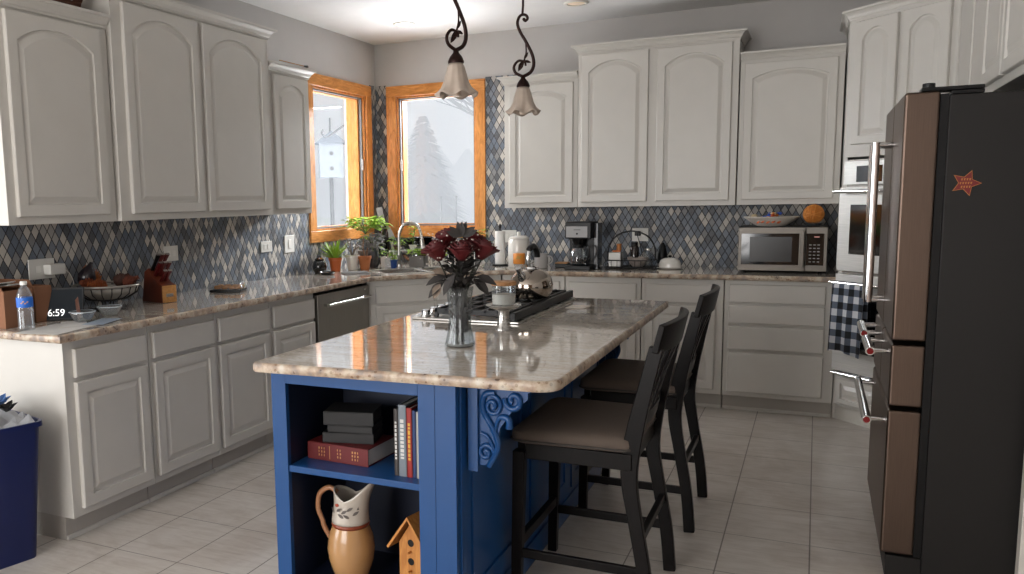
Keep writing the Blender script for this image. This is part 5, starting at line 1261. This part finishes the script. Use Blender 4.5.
# ------------------------------------------------------------------ outside
struct(MB().box(-90, -.25, -20, 90, -.5, -.4).build('ground', SNOW), 'snow covered yard outside the windows', 'snow')
m = MB(); m.box(-.25, 60, .25, 90, -.5, -.4); struct(m.build('ground', SNOW), 'snow covered yard outside the windows', 'snow')
FROST = mat('frosted_needles', (120, 130, 136), .9, var=.15); BARK = mat('frosted_bark', (116, 114, 116), .9)
def conifer(label, x, y, h, rad, seed):
    R_ = random.Random(seed); r = thing('conifer', label, 'tree', (x, y, -.4)); MB().lathe([(.10, 0), (.05, h*.5), (.01, h)], seg=8).build('trunk', FROST, r)
    m = MB()
    for k in range(1500):
        t_ = R_.random()**1.3; a = R_.uniform(0, 2*pi); z = h*(.06+.93*t_); rr = rad*(1-t_)**.85*R_.uniform(.75, 1.1)
        m.leaf((.05*cos(a), .05*sin(a), z+.1), (cos(a), sin(a), -.18), rr+.08, .12+.30*(1-t_), (0, 0, 1), .12)
    m.build('branches', FROST, r)
conifer('snow dusted conifer seen through the back window', -8.2, 18.8, 4.5, 1.9, 1)
def bare(label, x, y, h, seed, n=6, r0=.12):
    R_ = random.Random(seed); r = thing('bare_tree', label, 'tree', (x, y, -.4)); m = MB(); m.tube([(0, 0, 0), (.1, 0, h*.3), (0, .1, h*.45)], [r0, r0*.8, r0*.7], 7); m.build('trunk', BARK, r)
    m = MB()
    def br(p, d, ln, rr, lv):
        q = [p]; dd = Vector(d)
        for i in range(4): dd = (dd+Vector((R_.uniform(-.25, .25), R_.uniform(-.25, .25), R_.uniform(-.12, .2)))).normalized(); q.append(q[-1]+dd*ln/4)
        m.tube(q, [rr, rr*.85, rr*.7, rr*.55, rr*.4], 5)
        if lv:
            for k in range(3): br(q[1+k], (dd+Vector((R_.uniform(-1, 1), R_.uniform(-1, 1), R_.uniform(-.2, .6)))).normalized(), ln*.62, rr*.5, lv-1)
    for k in range(n): a = 2*pi*k/n; br(Vector((0, 0, h*(.28+.03*k))), Vector((cos(a), sin(a), .8)).normalized(), h*.5, r0*.55, 3)
    m.build('branches', BARK, r)
bare('bare branching tree behind the conifer outside the back window', -3.6, 15.0, 7.5, 3, 7, .16)
bare('small bare shrub-like tree outside the left window', -14, 16.2, 4.0, 5, 6, .06)
m = MB(); R_ = random.Random(2)
for k in range(60):
    x = -60+k*1.4; h_ = R_.uniform(2.5, 4.5); m.lathe([(1.5, 0), (1.7, h_*.3), (1.1, h_*.7), (.1, h_)], (x, 34+R_.uniform(-2, 2), -.4), 8)
for k in range(40):
    y = 8+k*1.4; h_ = R_.uniform(2.5, 4.2); m.lathe([(1.5, 0), (1.7, h_*.3), (1.1, h_*.7), (.1, h_)], (-36+R_.uniform(-2, 2), y, -.4), 8)
o = m.build('distant_treeline', FROST, None, smooth=True); tag(o, 'distant snowy band of trees beyond the yard', 'trees', None, 'stuff')
# feeder house
r = thing('bird_feeder', 'tall white wooden birdhouse on a pole outside the left window', 'birdhouse', (-4.0, 5.9, -.4), radians(35))
m = MB(); m.tube([(0, 0, 0), (0, 0, 2.25)], .035, 8); m.build('pole', GREYP, r); WB = mat('weathered_white', (186, 192, 198), .8)
MB().box(-.2, .2, -.2, .2, 2.25, 2.85).build('house', WB, r, .005); m = MB(); m.prism([(-.27, 2.82), (.27, 2.82), (0, 3.02)], -.26, .26, lambda a, b, z: (a, z, b)); m.build('roof', mat('grey_roof', (150, 156, 164), .8), r)
m = MB()
for z in (2.4, 2.65): m.tube([(0, -.203, z), (0, -.199, z)], .035, 14); m.tube([(.203, 0, z), (.199, 0, z)], .035, 14)
m.build('entrance_holes', GREYP, r); m = MB(); m.tube([(0, 0, 3.0), (0, 0, 3.25)], .015, 6); m.build('finial', GREYP, r)
r = thing('hanger_hook', 'thin metal plant hook curving outside the left window', 'hook', (-3.0, 4.6, -.4)); m = MB(); m.tube(catmull([(.25, .35, 0), (.24, .34, 2.0), (.22, .32, 3.1), (.0, .1, 3.0), (-.2, -.1, 2.82), (-.26, -.16, 2.86), (-.25, -.15, 2.92)], 8), .014, 6); m.build('hook_rod', GREYP, r, smooth=True)
for k, (x, y) in enumerate(((-4.4, 11.5), (-4.1, 11.7))):
    r = thing('garden_stake', 'thin upright stake in the snow outside the back window', 'stake', (x, y, -.4), 0, 'garden stakes in the snow'); m = MB(); m.tube([(0, 0, 0), (0, 0, 1.9)], .018, 6); m.build('rod', GREYP, r); MB().sphere((0, 0, 1.9), .03, 6).build('tip', GREYP, r)

# falling snow / winter haze filling the yard
vm = bpy.data.materials.new('winter_haze'); vm.use_nodes = True; vm.node_tree.nodes.clear(); vo_ = vm.node_tree.nodes.new('ShaderNodeOutputMaterial'); vs_ = vm.node_tree.nodes.new('ShaderNodeVolumeScatter')
vs_.inputs['Color'].default_value = (.97, .98, 1, 1); vs_.inputs['Density'].default_value = .07; vs_.inputs['Anisotropy'].default_value = 0; vm.node_tree.links.new(vs_.outputs[0], vo_.inputs['Volume'])
m = MB(); m.prism([(-70, -10), (-3.4, -10), (-3.4, 4.2), (12, 4.2), (12, 60), (-70, 60)], -.39, 14); o = m.build('winter_haze', vm, None); tag(o, 'pale snowy haze hanging over the yard outside the windows', 'haze', None, 'stuff')
